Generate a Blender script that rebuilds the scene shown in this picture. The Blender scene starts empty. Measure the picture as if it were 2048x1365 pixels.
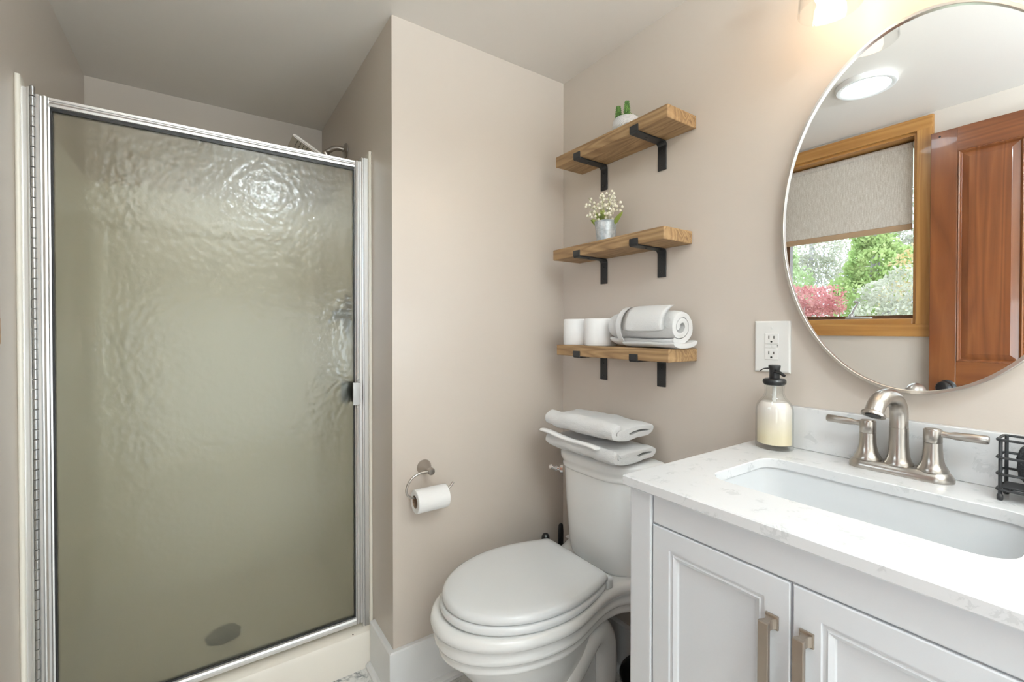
import bpy, bmesh, math, random
from mathutils import Vector, Matrix, noise
PI = math.pi
S = bpy.context.scene
COL = S.collection
random.seed(7)

# ------------------------------------------------------------------ camera, world, exposure
CAM_H = 1.19
cd = bpy.data.cameras.new('camera')
cam = bpy.data.objects.new('camera', cd); COL.objects.link(cam)
cd.sensor_width = 36.0
cd.lens = 902.27 / 2048 * 36.0
cd.shift_y = -(682.5 - 668.46) / 2048
cd.clip_start = 0.02; cd.clip_end = 200
cam.location = (0, 0, CAM_H)
cam.rotation_euler = (math.radians(90 - 0.5695), 0, -math.radians(34.384))
S.camera = cam

w = bpy.data.worlds.new('world'); S.world = w; w.use_nodes = True
wn = w.node_tree; wn.nodes.clear()
wo = wn.nodes.new('ShaderNodeOutputWorld'); wb = wn.nodes.new('ShaderNodeBackground')
tcw = wn.nodes.new('ShaderNodeTexCoord'); nzw = wn.nodes.new('ShaderNodeTexNoise'); crw = wn.nodes.new('ShaderNodeValToRGB')
nzw.inputs['Scale'].default_value = 3.0
crw.color_ramp.elements[0].position = 0.35; crw.color_ramp.elements[0].color = (0.58, 0.76, 1.0, 1)
crw.color_ramp.elements[1].position = 0.6; crw.color_ramp.elements[1].color = (0.86, 0.94, 1.0, 1)
wn.links.new(tcw.outputs['Generated'], nzw.inputs['Vector'])
wn.links.new(nzw.outputs['Fac'], crw.inputs['Fac'])
wn.links.new(crw.outputs['Color'], wb.inputs['Color'])
wb.inputs['Strength'].default_value = 4.6
wn.links.new(wb.outputs[0], wo.inputs[0])

S.view_settings.view_transform = 'Standard'; S.view_settings.look = 'None'
S.view_settings.gamma = 1.0; S.view_settings.use_curve_mapping = False
S.view_settings.exposure = 0.53
S.cycles.max_bounces = 9; S.cycles.diffuse_bounces = 5; S.cycles.glossy_bounces = 4
S.cycles.transmission_bounces = 5; S.cycles.transparent_max_bounces = 10
S.cycles.use_adaptive_sampling = True; S.cycles.adaptive_threshold = 0.03
S.cycles.sample_clamp_indirect = 6.0
S.cycles.use_denoising = True

CEIL_L, CEIL_REAR_FILL_L, BULB_L, BOUNCE_W, FRONT_W, HALL_W = 11.0, 76.0, 17.0, 98.0, 9.0, 8.0
SIDE_W = 34.0

# added unseen fill lamps: one bounced off the ceiling, three soft cool ones
def area_lamp(name, energy, size, size_y, col, loc, rx, rz=0):
    d = bpy.data.lights.new(name, 'AREA'); d.energy = energy; d.shape = 'RECTANGLE'; d.size = size; d.size_y = size_y; d.color = col
    o = bpy.data.objects.new(name, d); COL.objects.link(o); o.location = loc; o.rotation_euler = (math.radians(rx), 0, math.radians(rz)); return o
area_lamp('ceiling_bounce_fill', BOUNCE_W, .22, .22, (.76, .92, 1.0), (.40, -.90, 1.86), 180)  # added lamp aimed upward, brightens the room by bounce
area_lamp('room_fill', FRONT_W, 1.45, 1.9, (.79, .93, 1.0), (.22, -1.375, 1.12), 95)  # added soft fill behind the camera, no window there
area_lamp('side_fill', SIDE_W, 1.15, 1.7, (.79, .93, 1.0), (1.195, -.76, 1.2), 95, 90)  # added fill at the right wall, not a real window
area_lamp('hall_fill', HALL_W, .8, 1.6, (.80, .93, 1.0), (-1.0, -.42, 1.15), 92, -90)  # added fill in the corridor, shining in through the doorway

# ------------------------------------------------------------------ materials
MAT = {}
def nodes_of(m): return m.node_tree.nodes, m.node_tree.links
def mat(name, col=(.8, .8, .8), rough=.5, metal=0.0, spec=.5, coat=0.0, emit=None, estr=0.0):
    if name in MAT: return MAT[name]
    m = bpy.data.materials.new(name); m.use_nodes = True
    b = m.node_tree.nodes['Principled BSDF']
    b.inputs['Base Color'].default_value = (*col, 1)
    b.inputs['Roughness'].default_value = rough; b.inputs['Metallic'].default_value = metal
    b.inputs['Specular IOR Level'].default_value = spec
    b.inputs['Coat Weight'].default_value = coat; b.inputs['Coat Roughness'].default_value = .05
    if emit:
        b.inputs['Emission Color'].default_value = (*emit, 1); b.inputs['Emission Strength'].default_value = estr
    MAT[name] = m
    return m
def coords(m, scale=(1, 1, 1), rot=(0, 0, 0)):
    n, l = nodes_of(m)
    tc = n.new('ShaderNodeTexCoord'); mp = n.new('ShaderNodeMapping')
    mp.inputs['Scale'].default_value = scale; mp.inputs['Rotation'].default_value = rot
    l.new(tc.outputs['Object'], mp.inputs['Vector'])
    return mp.outputs['Vector']
def noise_tex(m, vec, scale, detail=4, rough=.55, dist=0.0):
    n, l = nodes_of(m); t = n.new('ShaderNodeTexNoise')
    t.inputs['Scale'].default_value = scale; t.inputs['Detail'].default_value = detail
    t.inputs['Roughness'].default_value = rough; t.inputs['Distortion'].default_value = dist
    l.new(vec, t.inputs['Vector']); return t.outputs['Fac']
def ramp(m, fac, stops):
    n, l = nodes_of(m); r = n.new('ShaderNodeValToRGB')
    e = r.color_ramp.elements
    while len(e) < len(stops): e.new(0.5)
    for i, (p, c) in enumerate(stops):
        e[i].position = p; e[i].color = (*c, 1)
    l.new(fac, r.inputs['Fac']); return r.outputs['Color']
def set_bump(m, fac, strength, dist=.01):
    n, l = nodes_of(m); b = n.new('ShaderNodeBump')
    b.inputs['Strength'].default_value = strength; b.inputs['Distance'].default_value = dist
    l.new(fac, b.inputs['Height'])
    l.new(b.outputs['Normal'], n['Principled BSDF'].inputs['Normal'])
    return b
def set_col(m, out):
    n, l = nodes_of(m); l.new(out, n['Principled BSDF'].inputs['Base Color'])

def paint(name, col, rough, spec=.4):
    m = mat(name, col, rough, spec=spec)
    v = coords(m); f = noise_tex(m, v, 220, 3)
    set_bump(m, f, .06, .002)
    f2 = noise_tex(m, v, 1.6, 2)
    set_col(m, ramp(m, f2, [(.3, tuple(c * .985 for c in col)), (.7, tuple(min(1, c * 1.015) for c in col))]))
    return m
paint('wall_paint', (.578, .510, .450), .30)
paint('ceiling_paint', (.73, .68, .635), .42)
paint('white_trim', (.80, .80, .80), .35)
paint('vanity_paint', (.655, .665, .685), .38)

def wood(name, cols, axis, scale=1.0, rough=.45, bump=.12, coat=0.0, ring=9.0):
    m = mat(name, cols[1], rough, coat=coat)
    sc = [14 * scale] * 3; sc[axis] = 1.1 * scale
    v = coords(m, tuple(sc))
    f1 = noise_tex(m, v, 2.0, 6, .6, 1.2)
    n, l = nodes_of(m)
    wv = n.new('ShaderNodeTexNoise'); wv.inputs['Scale'].default_value = .55; wv.inputs['Detail'].default_value = 2
    wv.inputs['Distortion'].default_value = .6
    l.new(v, wv.inputs['Vector'])
    mul = n.new('ShaderNodeMath'); mul.operation = 'MULTIPLY'; mul.inputs[1].default_value = ring
    l.new(wv.outputs['Fac'], mul.inputs[0])
    fr = n.new('ShaderNodeMath'); fr.operation = 'PINGPONG'; fr.inputs[1].default_value = .5
    l.new(mul.outputs[0], fr.inputs[0])
    add = n.new('ShaderNodeMath'); add.operation = 'MULTIPLY_ADD'; add.inputs[1].default_value = .7
    l.new(fr.outputs[0], add.inputs[0])
    ml = n.new('ShaderNodeMath'); ml.operation = 'MULTIPLY'; ml.inputs[1].default_value = .65
    l.new(f1, ml.inputs[0]); l.new(ml.outputs[0], add.inputs[2])
    set_col(m, ramp(m, add.outputs[0], [(.2, cols[0]), (.5, cols[1]), (.8, cols[2])]))
    set_bump(m, add.outputs[0], bump, .004)
    return m
wood('shelf_wood', ((.17, .092, .040), (.31, .188, .088), (.42, .275, .140)), 1, 1.6, .6, .25, ring=14)
wood('casing_wood_y', ((.32, .14, .034), (.42, .20, .055), (.49, .26, .08)), 1, 1.0, .35, .05, .2)
wood('casing_wood_z', ((.32, .14, .034), (.42, .20, .055), (.49, .26, .08)), 2, 1.0, .35, .05, .2)
wood('door_wood_z', ((.11, .031, .008), (.165, .050, .014), (.22, .078, .023)), 2, .8, .3, .04, .3)
wood('door_wood_y', ((.11, .031, .008), (.155, .047, .013), (.20, .07, .020)), 1, .8, .3, .04, .3)

def marble(name, base, vein, scale, rough, width=.035):
    m = mat(name, base, rough, spec=.5)
    v = coords(m)
    n, l = nodes_of(m)
    f = noise_tex(m, v, scale, 8, .62, 1.6)
    d = n.new('ShaderNodeMath'); d.operation = 'SUBTRACT'; d.inputs[1].default_value = .5; l.new(f, d.inputs[0])
    a = n.new('ShaderNodeMath'); a.operation = 'ABSOLUTE'; l.new(d.outputs[0], a.inputs[0])
    mask = noise_tex(m, v, scale * .9, 3, .5)
    c = n.new('ShaderNodeMath'); c.operation = 'SUBTRACT'; c.use_clamp = True; c.inputs[0].default_value = .72; l.new(mask, c.inputs[1])
    c2 = n.new('ShaderNodeMath'); c2.operation = 'MULTIPLY_ADD'; c2.inputs[1].default_value = .55
    l.new(c.outputs[0], c2.inputs[0]); l.new(a.outputs[0], c2.inputs[2])
    mid = tuple((p * .8 + q * .2) for p, q in zip(base, vein))
    set_col(m, ramp(m, c2.outputs[0], [(0.075, vein), (.085 + width, mid), (.12 + width * 1.5, base)]))
    return m
marble('quartz', (.69, .69, .695), (.60, .605, .61), 27, .16, .010)
marble('floor_tile', (.72, .71, .69), (.22, .23, .24), 22, .25, .06)

mat('porcelain', (.80, .80, .79), .07, coat=.4)
mat('toilet_seat_plastic', (.745, .76, .77), .12, coat=.2)
mat('sink_china', (.64, .65, .66), .10)
mat('fibreglass', (.88, .835, .745), .2)
mat('fibreglass_pan', (.86, .81, .73), .25)
mat('black_rubber', (.012, .011, .012), .45)
mat('chrome', (.86, .86, .87), .08, 1.0)
mat('aluminium', (.80, .795, .79), .36, 1.0)
mat('hinge_metal', (.46, .455, .45), .35, 1.0)
mat('dull_chrome', (.09, .095, .095), .3, .7)
mat('dark_strainer', (.10, .105, .10), .4, .6)
mat('mirror_silver', (.93, .94, .945), 0.0, 1.0)
mat('mirror_frame_metal', (.66, .63, .59), .3, 1.0)
mat('white_plastic', (.78, .765, .74), .3)
mat('slot_dark', (.02, .018, .016), .6)
mat('black_plastic', (.012, .012, .013), .28)
mat('black_iron', (.014, .0145, .016), .5)
mat('cardboard', (.32, .22, .15), .85)
mat('paper', (.86, .85, .84), .9, spec=.1)
mat('light_ring', (.85, .85, .85), .35)
mat('diffuser', (.9, .9, .9), .5, emit=(.83, .94, 1.0), estr=CEIL_L)
mat('rear_fill_diffuser', (.9, .9, .9), .5, emit=(.83, .94, 1.0), estr=CEIL_REAR_FILL_L)  # glow of the added rear ceiling light
mat('bulb_glow', (.9, .8, .6), .5, emit=(1.0, .72, .45), estr=BULB_L)
mat('handle_metal', (.42, .36, .30), .34, 1.0)
mat('grey_window_metal', (.52, .51, .50), .4, .6)
mat('dark_sash', (.14, .07, .035), .45)
mat('bead_chain', (.55, .50, .45), .5)
m = mat('nickel', (.44, .405, .37), .28, 1.0)
set_bump(m, noise_tex(m, coords(m, (40, 40, 900)), 1.0, 2), .05, .001)
m = mat('galvanised', (.42, .45, .47), .45, .55)
set_col(m, ramp(m, noise_tex(m, coords(m), 45, 5, .6, .6), [(.35, (.33, .37, .40)), (.65, (.62, .64, .66))]))
m = mat('towel', (.84, .835, .83), .95, spec=.1)
f = noise_tex(m, coords(m), 420, 3, .7); set_bump(m, f, .9, .004)
m.node_tree.nodes['Principled BSDF'].inputs['Sheen Weight'].default_value = .3
mat('towel_hem', (.86, .85, .84), .9, spec=.1)
m = mat('scrubber', (.055, .057, .06), .95, spec=.1); set_bump(m, noise_tex(m, coords(m), 300, 3), 1.0, .006)
m = mat('soap_liquid', (.88, .74, .52), .25)
sep = m.node_tree.nodes.new('ShaderNodeSeparateXYZ'); m.node_tree.links.new(coords(m), sep.inputs[0])
set_col(m, ramp(m, sep.outputs['Z'], [(.03, (.88, .77, .55)), (.095, (.86, .79, .74))]))
# ceramic pot with grey line pattern
m = mat('patterned_ceramic', (.8, .8, .8), .3)
n, l = nodes_of(m); v = coords(m, (1, 1, 1))
wv = n.new('ShaderNodeTexWave'); wv.inputs['Scale'].default_value = 130; wv.wave_type = 'BANDS'; wv.bands_direction = 'DIAGONAL'
l.new(v, wv.inputs['Vector'])
wv2 = n.new('ShaderNodeTexWave'); wv2.inputs['Scale'].default_value = 110; wv2.wave_type = 'BANDS'; wv2.bands_direction = 'Z'
l.new(v, wv2.inputs['Vector'])
mx = n.new('ShaderNodeMath'); mx.operation = 'MINIMUM'; l.new(wv.outputs['Fac'], mx.inputs[0]); l.new(wv2.outputs['Fac'], mx.inputs[1])
set_col(m, ramp(m, mx.outputs[0], [(.05, (.40, .40, .43)), (.25, (.80, .79, .79))]))
m = mat('succulent_green', (.10, .22, .05), .5)
set_col(m, ramp(m, noise_tex(m, coords(m), 160, 2), [(.35, (.035, .10, .02)), (.65, (.17, .32, .07))]))
mat('soil', (.05, .035, .02), .95)
mat('leaf_green', (.22, .27, .045), .45)
mat('stem_green', (.35, .38, .16), .6)
mat('blossom_white', (.86, .82, .68), .6)
m = mat('blind_fabric', (.66, .57, .47), .95, spec=.05)
n, l = nodes_of(m)
wf = noise_tex(m, coords(m, (1, 120, 400)), 1.0, 3); wf2 = noise_tex(m, coords(m, (1, 260, 26)), 1.0, 2)
ad = n.new('ShaderNodeMath'); ad.operation = 'MULTIPLY'; l.new(wf, ad.inputs[0]); l.new(wf2, ad.inputs[1])
cc = ramp(m, ad.outputs[0], [(.12, (.58, .51, .45)), (.40, (.82, .77, .72))]); set_col(m, cc)
tr = n.new('ShaderNodeBsdfTranslucent'); mxs = n.new('ShaderNodeMixShader'); mxs.inputs[0].default_value = .3
l.new(cc, tr.inputs['Color']); l.new(n['Principled BSDF'].outputs[0], mxs.inputs[1]); l.new(tr.outputs[0], mxs.inputs[2])
l.new(mxs.outputs[0], n['Material Output'].inputs['Surface'])
mat('blind_hem', (.42, .28, .17), .8)

def clear_glass(name, tint=(1, 1, 1), rough=0.0, gloss=.9):
    m = mat(name); n, l = nodes_of(m)
    n.remove(n['Principled BSDF'])
    t = n.new('ShaderNodeBsdfTransparent'); t.inputs[0].default_value = (*tint, 1)
    g = n.new('ShaderNodeBsdfGlossy'); g.inputs['Roughness'].default_value = rough
    lw = n.new('ShaderNodeLayerWeight'); lw.inputs['Blend'].default_value = .5
    pw_ = n.new('ShaderNodeMath'); pw_.operation = 'POWER'; pw_.inputs[1].default_value = 4.5; l.new(lw.outputs['Facing'], pw_.inputs[0])
    mu = n.new('ShaderNodeMath'); mu.operation = 'MULTIPLY_ADD'; mu.inputs[1].default_value = gloss; mu.inputs[2].default_value = .04 * gloss; mu.use_clamp = True; l.new(pw_.outputs[0], mu.inputs[0])
    mx = n.new('ShaderNodeMixShader'); l.new(mu.outputs[0], mx.inputs[0]); l.new(t.outputs[0], mx.inputs[1]); l.new(g.outputs[0], mx.inputs[2])
    l.new(mx.outputs[0], n['Material Output'].inputs['Surface'])
    return m
clear_glass('window_glass', (.97, .985, .99))
clear_glass('shade_glass', (.985, .985, .98), .02)
clear_glass('bottle_glass', (.97, .975, .97), .01)
# hammered obscure shower glass
m = mat('obscure_glass'); n, l = nodes_of(m); n.remove(n['Principled BSDF'])
v = coords(m, (1, 1, .8))
vo = n.new('ShaderNodeTexVoronoi'); vo.feature = 'SMOOTH_F1'; vo.inputs['Scale'].default_value = 62; vo.inputs['Smoothness'].default_value = .6
wz = n.new('ShaderNodeTexNoise'); wz.inputs['Scale'].default_value = 30; wz.inputs['Detail'].default_value = 3
l.new(v, wz.inputs['Vector'])
mxv = n.new('ShaderNodeMixRGB'); mxv.inputs[0].default_value = .012; l.new(v, mxv.inputs[1]); l.new(wz.outputs['Color'], mxv.inputs[2])
l.new(mxv.outputs[0], vo.inputs['Vector'])
nz = n.new('ShaderNodeTexNoise'); nz.inputs['Scale'].default_value = 95; nz.inputs['Detail'].default_value = 2; l.new(v, nz.inputs['Vector'])
hm = n.new('ShaderNodeMath'); hm.operation = 'MULTIPLY_ADD'; hm.inputs[1].default_value = .6
l.new(nz.outputs['Fac'], hm.inputs[0]); l.new(vo.outputs['Distance'], hm.inputs[2])
bp = n.new('ShaderNodeBump'); bp.inputs['Strength'].default_value = 1.0; bp.inputs['Distance'].default_value = .0013
l.new(hm.outputs[0], bp.inputs['Height'])
rf = n.new('ShaderNodeBsdfRefraction'); rf.inputs['IOR'].default_value = 1.16; rf.inputs['Roughness'].default_value = .14
rf.inputs['Color'].default_value = (.97, .975, .90, 1); l.new(bp.outputs[0], rf.inputs['Normal'])
tp = n.new('ShaderNodeBsdfTransparent'); tp.inputs[0].default_value = (.97, .975, .90, 1)
tl = n.new('ShaderNodeBsdfTranslucent'); tl.inputs[0].default_value = (.98, .98, .92, 1)
ma = n.new('ShaderNodeMixShader'); ma.inputs[0].default_value = .84; l.new(rf.outputs[0], ma.inputs[1]); l.new(tp.outputs[0], ma.inputs[2])
mb = n.new('ShaderNodeMixShader'); mb.inputs[0].default_value = .30; l.new(ma.outputs[0], mb.inputs[1]); l.new(tl.outputs[0], mb.inputs[2])
gl = n.new('ShaderNodeBsdfGlossy'); gl.inputs['Roughness'].default_value = .14
bp2 = n.new('ShaderNodeBump'); bp2.inputs['Strength'].default_value = 1.0; bp2.inputs['Distance'].default_value = .00085; l.new(hm.outputs[0], bp2.inputs['Height']); l.new(bp2.outputs[0], gl.inputs['Normal'])
fr = n.new('ShaderNodeFresnel'); fr.inputs['IOR'].default_value = 1.72
mc = n.new('ShaderNodeMixShader'); l.new(fr.outputs[0], mc.inputs[0]); l.new(mb.outputs[0], mc.inputs[1]); l.new(gl.outputs[0], mc.inputs[2])
l.new(mc.outputs[0], n['Material Output'].inputs['Surface'])
clear_glass('glass_inner_face', (1, 1, 1), .1, .3)

def foliage(name, a, b):
    a = tuple(c * .72 for c in a); b = tuple(c * .72 for c in b)
    m = mat(name, a, .7, spec=.2); n, l = nodes_of(m)
    oi = noise_tex(m, coords(m), 2.2, 3)
    c = ramp(m, oi, [(.35, a), (.65, b)]); set_col(m, c)
    tr = n.new('ShaderNodeBsdfTranslucent'); l.new(c, tr.inputs[0]); mx = n.new('ShaderNodeMixShader'); mx.inputs[0].default_value = .4
    l.new(n['Principled BSDF'].outputs[0], mx.inputs[1]); l.new(tr.outputs[0], mx.inputs[2]); l.new(mx.outputs[0], n['Material Output'].inputs['Surface'])
    return m
foliage('leaves_red', (.46, .13, .13), (.66, .32, .29))
foliage('leaves_pine', (.30, .42, .13), (.55, .62, .26))
foliage('leaves_grey', (.36, .36, .25), (.56, .52, .41))
foliage('leaves_olive', (.36, .46, .20), (.55, .60, .36))
foliage('leaves_amber', (.55, .38, .14), (.60, .52, .36))
mat('bark', (.30, .27, .25), .9)
m = mat('lawn', (.45, .52, .33), .95); set_col(m, ramp(m, noise_tex(m, coords(m), 1.5, 5), [(.3, (.36, .46, .24)), (.7, (.62, .60, .50))]))

# ------------------------------------------------------------------ mesh helpers
ORG = {}
def new(): return bmesh.new()
def merge(bm, tmp):
    me = bpy.data.meshes.new('tmp'); tmp.to_mesh(me); tmp.free(); bm.from_mesh(me); bpy.data.meshes.remove(me)
def box(bm, x0, x1, y0, y1, z0, z1, bev=0.0, seg=2):
    t = bmesh.new(); bmesh.ops.create_cube(t, size=1)
    for v in t.verts:
        v.co = Vector(((x0 + x1) / 2 + v.co.x * (x1 - x0), (y0 + y1) / 2 + v.co.y * (y1 - y0), (z0 + z1) / 2 + v.co.z * (z1 - z0)))
    if bev > 0: bmesh.ops.bevel(t, geom=list(t.edges), offset=bev, segments=seg, profile=.5, affect='EDGES')
    merge(bm, t); return bm
def bx(*a, **k): return box(new(), *a, **k)
def loft(bm, rings, cap0=True, cap1=True, closed=True):
    vs = [[bm.verts.new(p) for p in r] for r in rings]
    n = len(vs[0])
    for a, b in zip(vs, vs[1:]):
        for i in range(n if closed else n - 1):
            j = (i + 1) % n
            try: bm.faces.new((a[i], a[j], b[j], b[i]))
            except ValueError: pass
    if cap0: bm.faces.new(list(reversed(vs[0])))
    if cap1: bm.faces.new(vs[-1])
    return bm
def lathe(bm, prof, origin=(0, 0, 0), axis='Z', n=32, sx=1.0, sy=1.0, rot=None, cap0=True, cap1=True):
    """prof: (radius, height) pairs along the axis"""
    o = Vector(origin); rings = []
    for r, h in prof:
        ring = []
        for i in range(n):
            a = 2 * PI * i / n
            p = Vector((math.cos(a) * r * sx, math.sin(a) * r * sy, h))
            if axis == 'X': p = Vector((p.z, p.x, p.y))
            elif axis == '-X': p = Vector((-p.z, -p.x, p.y))
            elif axis == 'Y': p = Vector((p.y, p.z, p.x))
            elif axis == '-Y': p = Vector((p.x, -p.z, p.y))
            elif axis == '-Z': p = Vector((p.x, -p.y, -p.z))
            if rot is not None: p = rot @ p
            ring.append(o + p)
        rings.append(ring)
    return loft(bm, rings, cap0, cap1)
def catmull(pts, k=6):
    P = [Vector(p) for p in pts]; out = []
    for i in range(len(P) - 1):
        p0 = P[max(i - 1, 0)]; p1 = P[i]; p2 = P[i + 1]; p3 = P[min(i + 2, len(P) - 1)]
        for j in range(k):
            t = j / k
            out.append(.5 * ((2 * p1) + (p2 - p0) * t + (2 * p0 - 5 * p1 + 4 * p2 - p3) * t * t + (3 * p1 - p0 - 3 * p2 + p3) * t ** 3))
    out.append(P[-1]); return out
def tube(bm, pts, r, n=10, flat=None, up=None, closed=False, caps=True):
    P = [Vector(p) for p in pts]; m = len(P)
    R = r if isinstance(r, (list, tuple)) else [r] * m
    if len(R) != m:
        R = [R[0] + 0 for _ in range(m)] if len(R) == 1 else [R[min(int(i * (len(R) - 1) / (m - 1)), len(R) - 2)] * (1 - ((i * (len(R) - 1) / (m - 1)) - min(int(i * (len(R) - 1) / (m - 1)), len(R) - 2))) + R[min(int(i * (len(R) - 1) / (m - 1)), len(R) - 2) + 1] * ((i * (len(R) - 1) / (m - 1)) - min(int(i * (len(R) - 1) / (m - 1)), len(R) - 2)) for i in range(m)]
    rings = []; prev = None
    for i in range(m):
        a = P[i - 1] if (i > 0 or closed) else P[i]; b = P[(i + 1) % m] if (i < m - 1 or closed) else P[i]
        t = (b - a).normalized()
        if prev is None:
            u = Vector(up) if up else (Vector((0, 0, 1)) if abs(t.z) < .9 else Vector((0, 1, 0)))
            u = (u - t * u.dot(t)).normalized()
        else:
            u = (prev - t * prev.dot(t)).normalized()
        prev = u; s = t.cross(u)
        f = flat if flat else 1.0
        rings.append([P[i] + (u * math.cos(2 * PI * k / n) * f + s * math.sin(2 * PI * k / n)) * R[i] for k in range(n)])
    if closed:
        rings.append(rings[0]); loft(bm, rings, False, False); bmesh.ops.remove_doubles(bm, verts=bm.verts, dist=1e-6); return bm
    return loft(bm, rings, caps, caps)
def prism(bm, poly, axis, a, b):
    """closed 2-D outline extruded along an axis from a to b"""
    def P(u, v, t): return Vector((t, u, v)) if axis == 'X' else Vector((u, t, v)) if axis == 'Y' else Vector((u, v, t))
    return loft(bm, [[P(u, v, a) for u, v in poly], [P(u, v, b) for u, v in poly]])
def rrect(u0, u1, v0, v1, r, k=6):
    out = []
    for cx, cy, a0 in ((u1 - r, v1 - r, 0), (u0 + r, v1 - r, PI / 2), (u0 + r, v0 + r, PI), (u1 - r, v0 + r, 3 * PI / 2)):
        for i in range(k + 1):
            a = a0 + PI / 2 * i / k; out.append((cx + r * math.cos(a), cy + r * math.sin(a)))
    return out
def panel_loft(bm, y0, y1, z0, z1, steps, back=None):
    """nested mitred rectangles: steps = (inset, x)"""
    rings = []
    for d, x in steps:
        rings.append([(x, y0 + d, z0 + d), (x, y1 - d, z0 + d), (x, y1 - d, z1 - d), (x, y0 + d, z1 - d)])
    return loft(bm, rings, True, True)
def obj(name, bm, material, parent=None, smooth=False, bevel=0.0, subsurf=0, angle=40):
    org = ORG.get(parent.name, Vector()) if parent else Vector()
    bmesh.ops.recalc_face_normals(bm, faces=bm.faces)
    me = bpy.data.meshes.new(name)
    for v in bm.verts: v.co -= org
    bm.to_mesh(me); bm.free()
    o = bpy.data.objects.new(name, me); COL.objects.link(o)
    me.materials.append(MAT[material] if isinstance(material, str) else material)
    if parent: o.parent = parent; ORG[o.name] = org
    if smooth:
        for p in me.polygons: p.use_smooth = True
        try: me.set_sharp_from_angle(angle=math.radians(angle))
        except Exception: pass
    if bevel:
        b = o.modifiers.new('bevel', 'BEVEL'); b.width = bevel; b.segments = 2; b.limit_method = 'ANGLE'; b.angle_limit = math.radians(40)
    if subsurf:
        s = o.modifiers.new('subsurf', 'SUBSURF'); s.levels = subsurf; s.render_levels = subsurf
    return o
def tag(o, label, cat, group=None, kind='thing'):
    o['label'] = label; o['category'] = cat; o['kind'] = kind
    if group: o['group'] = group
    return o
def thing(name, label, cat, loc=(0, 0, 0), group=None):
    o = bpy.data.objects.new(name, None); COL.objects.link(o); o.location = loc; o.empty_display_size = .05
    ORG[o.name] = Vector(loc); return tag(o, label, cat, group)
def struct(name, bm, material, parent=None, smooth=False, bevel=0.0):
    o = obj(name, bm, material, parent, smooth, bevel)
    if not parent: o['kind'] = 'structure'
    return o
def lab(o, s): o['label'] = s; return o

# ------------------------------------------------------------------ room dimensions
XW, XL, YB, YS, XP, ZC = 1.211, -0.380, 1.400, 2.413, 0.4965, 2.186
YF = -1.40
# ---- room shell
struct('floor', bx(-1.7, 1.5, -1.6, 2.6, -.1, 0), 'floor_tile')
struct('ceiling', bx(-1.7, 1.5, -1.6, 2.6, ZC, ZC + .1), 'ceiling_paint')
struct('wall_right', bx(XW, XW + .12, YF, YB, 0, ZC), 'wall_paint')
struct('wall_back', bx(XP, XW + .12, YB, 2.413, 0, ZC), 'wall_paint')
struct('wall_shower', bx(XL - .13, XW + .12, YS, 2.55, 0, ZC), 'wall_paint')
# left wall with the window opening
WY0, WY1, WZ0, WZ1 = .672, 1.385, 1.213, 2.118
b = new(); X0 = XL - .13
box(b, X0, XL, YF, -.735, 0, ZC); box(b, X0, XL, -.735, -.047, 2.08, ZC); box(b, X0, XL, -.047, WY0, 0, ZC); box(b, X0, XL, WY1, YS, 0, ZC)
box(b, X0, XL, WY0, WY1, 0, WZ0); box(b, X0, XL, WY0, WY1, WZ1, ZC)
struct('wall_left', b, 'wall_paint')
struct('wall_front', bx(XL - .13, XW + .12, YF - .12, YF, 0, ZC), 'wall_paint')
# corridor beyond the doorway that the wooden door belongs to
b = new(); box(b, -1.7, -1.6, -1.5, .22, 0, ZC); box(b, -1.6, XL - .13, -1.5, -1.4, 0, ZC); box(b, -1.6, XL - .13, .12, .22, 0, ZC)
struct('wall_hall', b, 'wall_paint')

# baseboards with shoe moulding (profile swept round the outer corner)
def base_profile(z): return None
b = new()
BT, BH = .017, .163
ST, SH = .016, .020
pathpts = [(XP, 1.586), (XP, YB), (1.196, YB)]
def sweep_base(bm, seq, side):
    prof = [(0, 0), (BT + ST, 0), (BT + ST, SH * .55), (BT + ST * .55, SH * .92), (BT, SH), (BT, BH - .004), (BT - .004, BH), (0, BH)]
    rings = []
    for i, p in enumerate(seq):
        ns = []
        if i > 0:
            d = (Vector(seq[i]) - Vector(seq[i - 1])).normalized(); ns.append(Vector((d.y, -d.x)) * side)
        if i < len(seq) - 1:
            d = (Vector(seq[i + 1]) - Vector(seq[i])).normalized(); ns.append(Vector((d.y, -d.x)) * side)
        nn = ns[0] if len(ns) == 1 else (ns[0] + ns[1]) / (1 + ns[0].dot(ns[1]))
        rings.append([(p[0] + nn.x * u, p[1] + nn.y * u, z) for u, z in prof])
    return loft(bm, rings)
struct('baseboard_back', sweep_base(new(), pathpts, 1), 'white_trim')
struct('baseboard_right', sweep_base(new(), [(XW, YB - .035), (XW, .62)], 1), 'white_trim')
struct('baseboard_left', sweep_base(new(), [(XL, .0), (XL, 1.57)], 1), 'white_trim')

# ------------------------------------------------------------------ window (left wall, seen in the mirror)
b = new(); CW = .055; CX = XL + .016
box(b, XL, CX, WY0 - CW, WY0 + .004, WZ0 - CW, WZ1 + CW, .003)
box(b, XL, CX, WY1 - .004, WY1 + CW, WZ0 - CW, WZ1 + CW, .003)
win = struct('window_1', b, 'casing_wood_z')
b = new()
box(b, XL, CX + .001, WY0 - CW + .002, WY1 + CW - .002, WZ1 - .004, WZ1 + CW + .001, .003)
obj('casing', b, 'casing_wood_y', win); b = new()
box(b, XL, CX + .001, WY0 - CW + .002, WY1 + CW - .002, WZ0 - CW - .001, WZ0 + .004, .003)
obj('casing', b, 'casing_wood_y', win)
JX = XL - .125
for ya in (WY0, WY1 - .016): obj('side_jamb', bx(JX, XL, ya, ya + .016, WZ0, WZ1), 'casing_wood_z', win)
obj('sill', bx(JX, XL + .006, WY0 + .016, WY1 - .016, WZ0, WZ0 + .030, .004), 'casing_wood_y', win)
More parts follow.
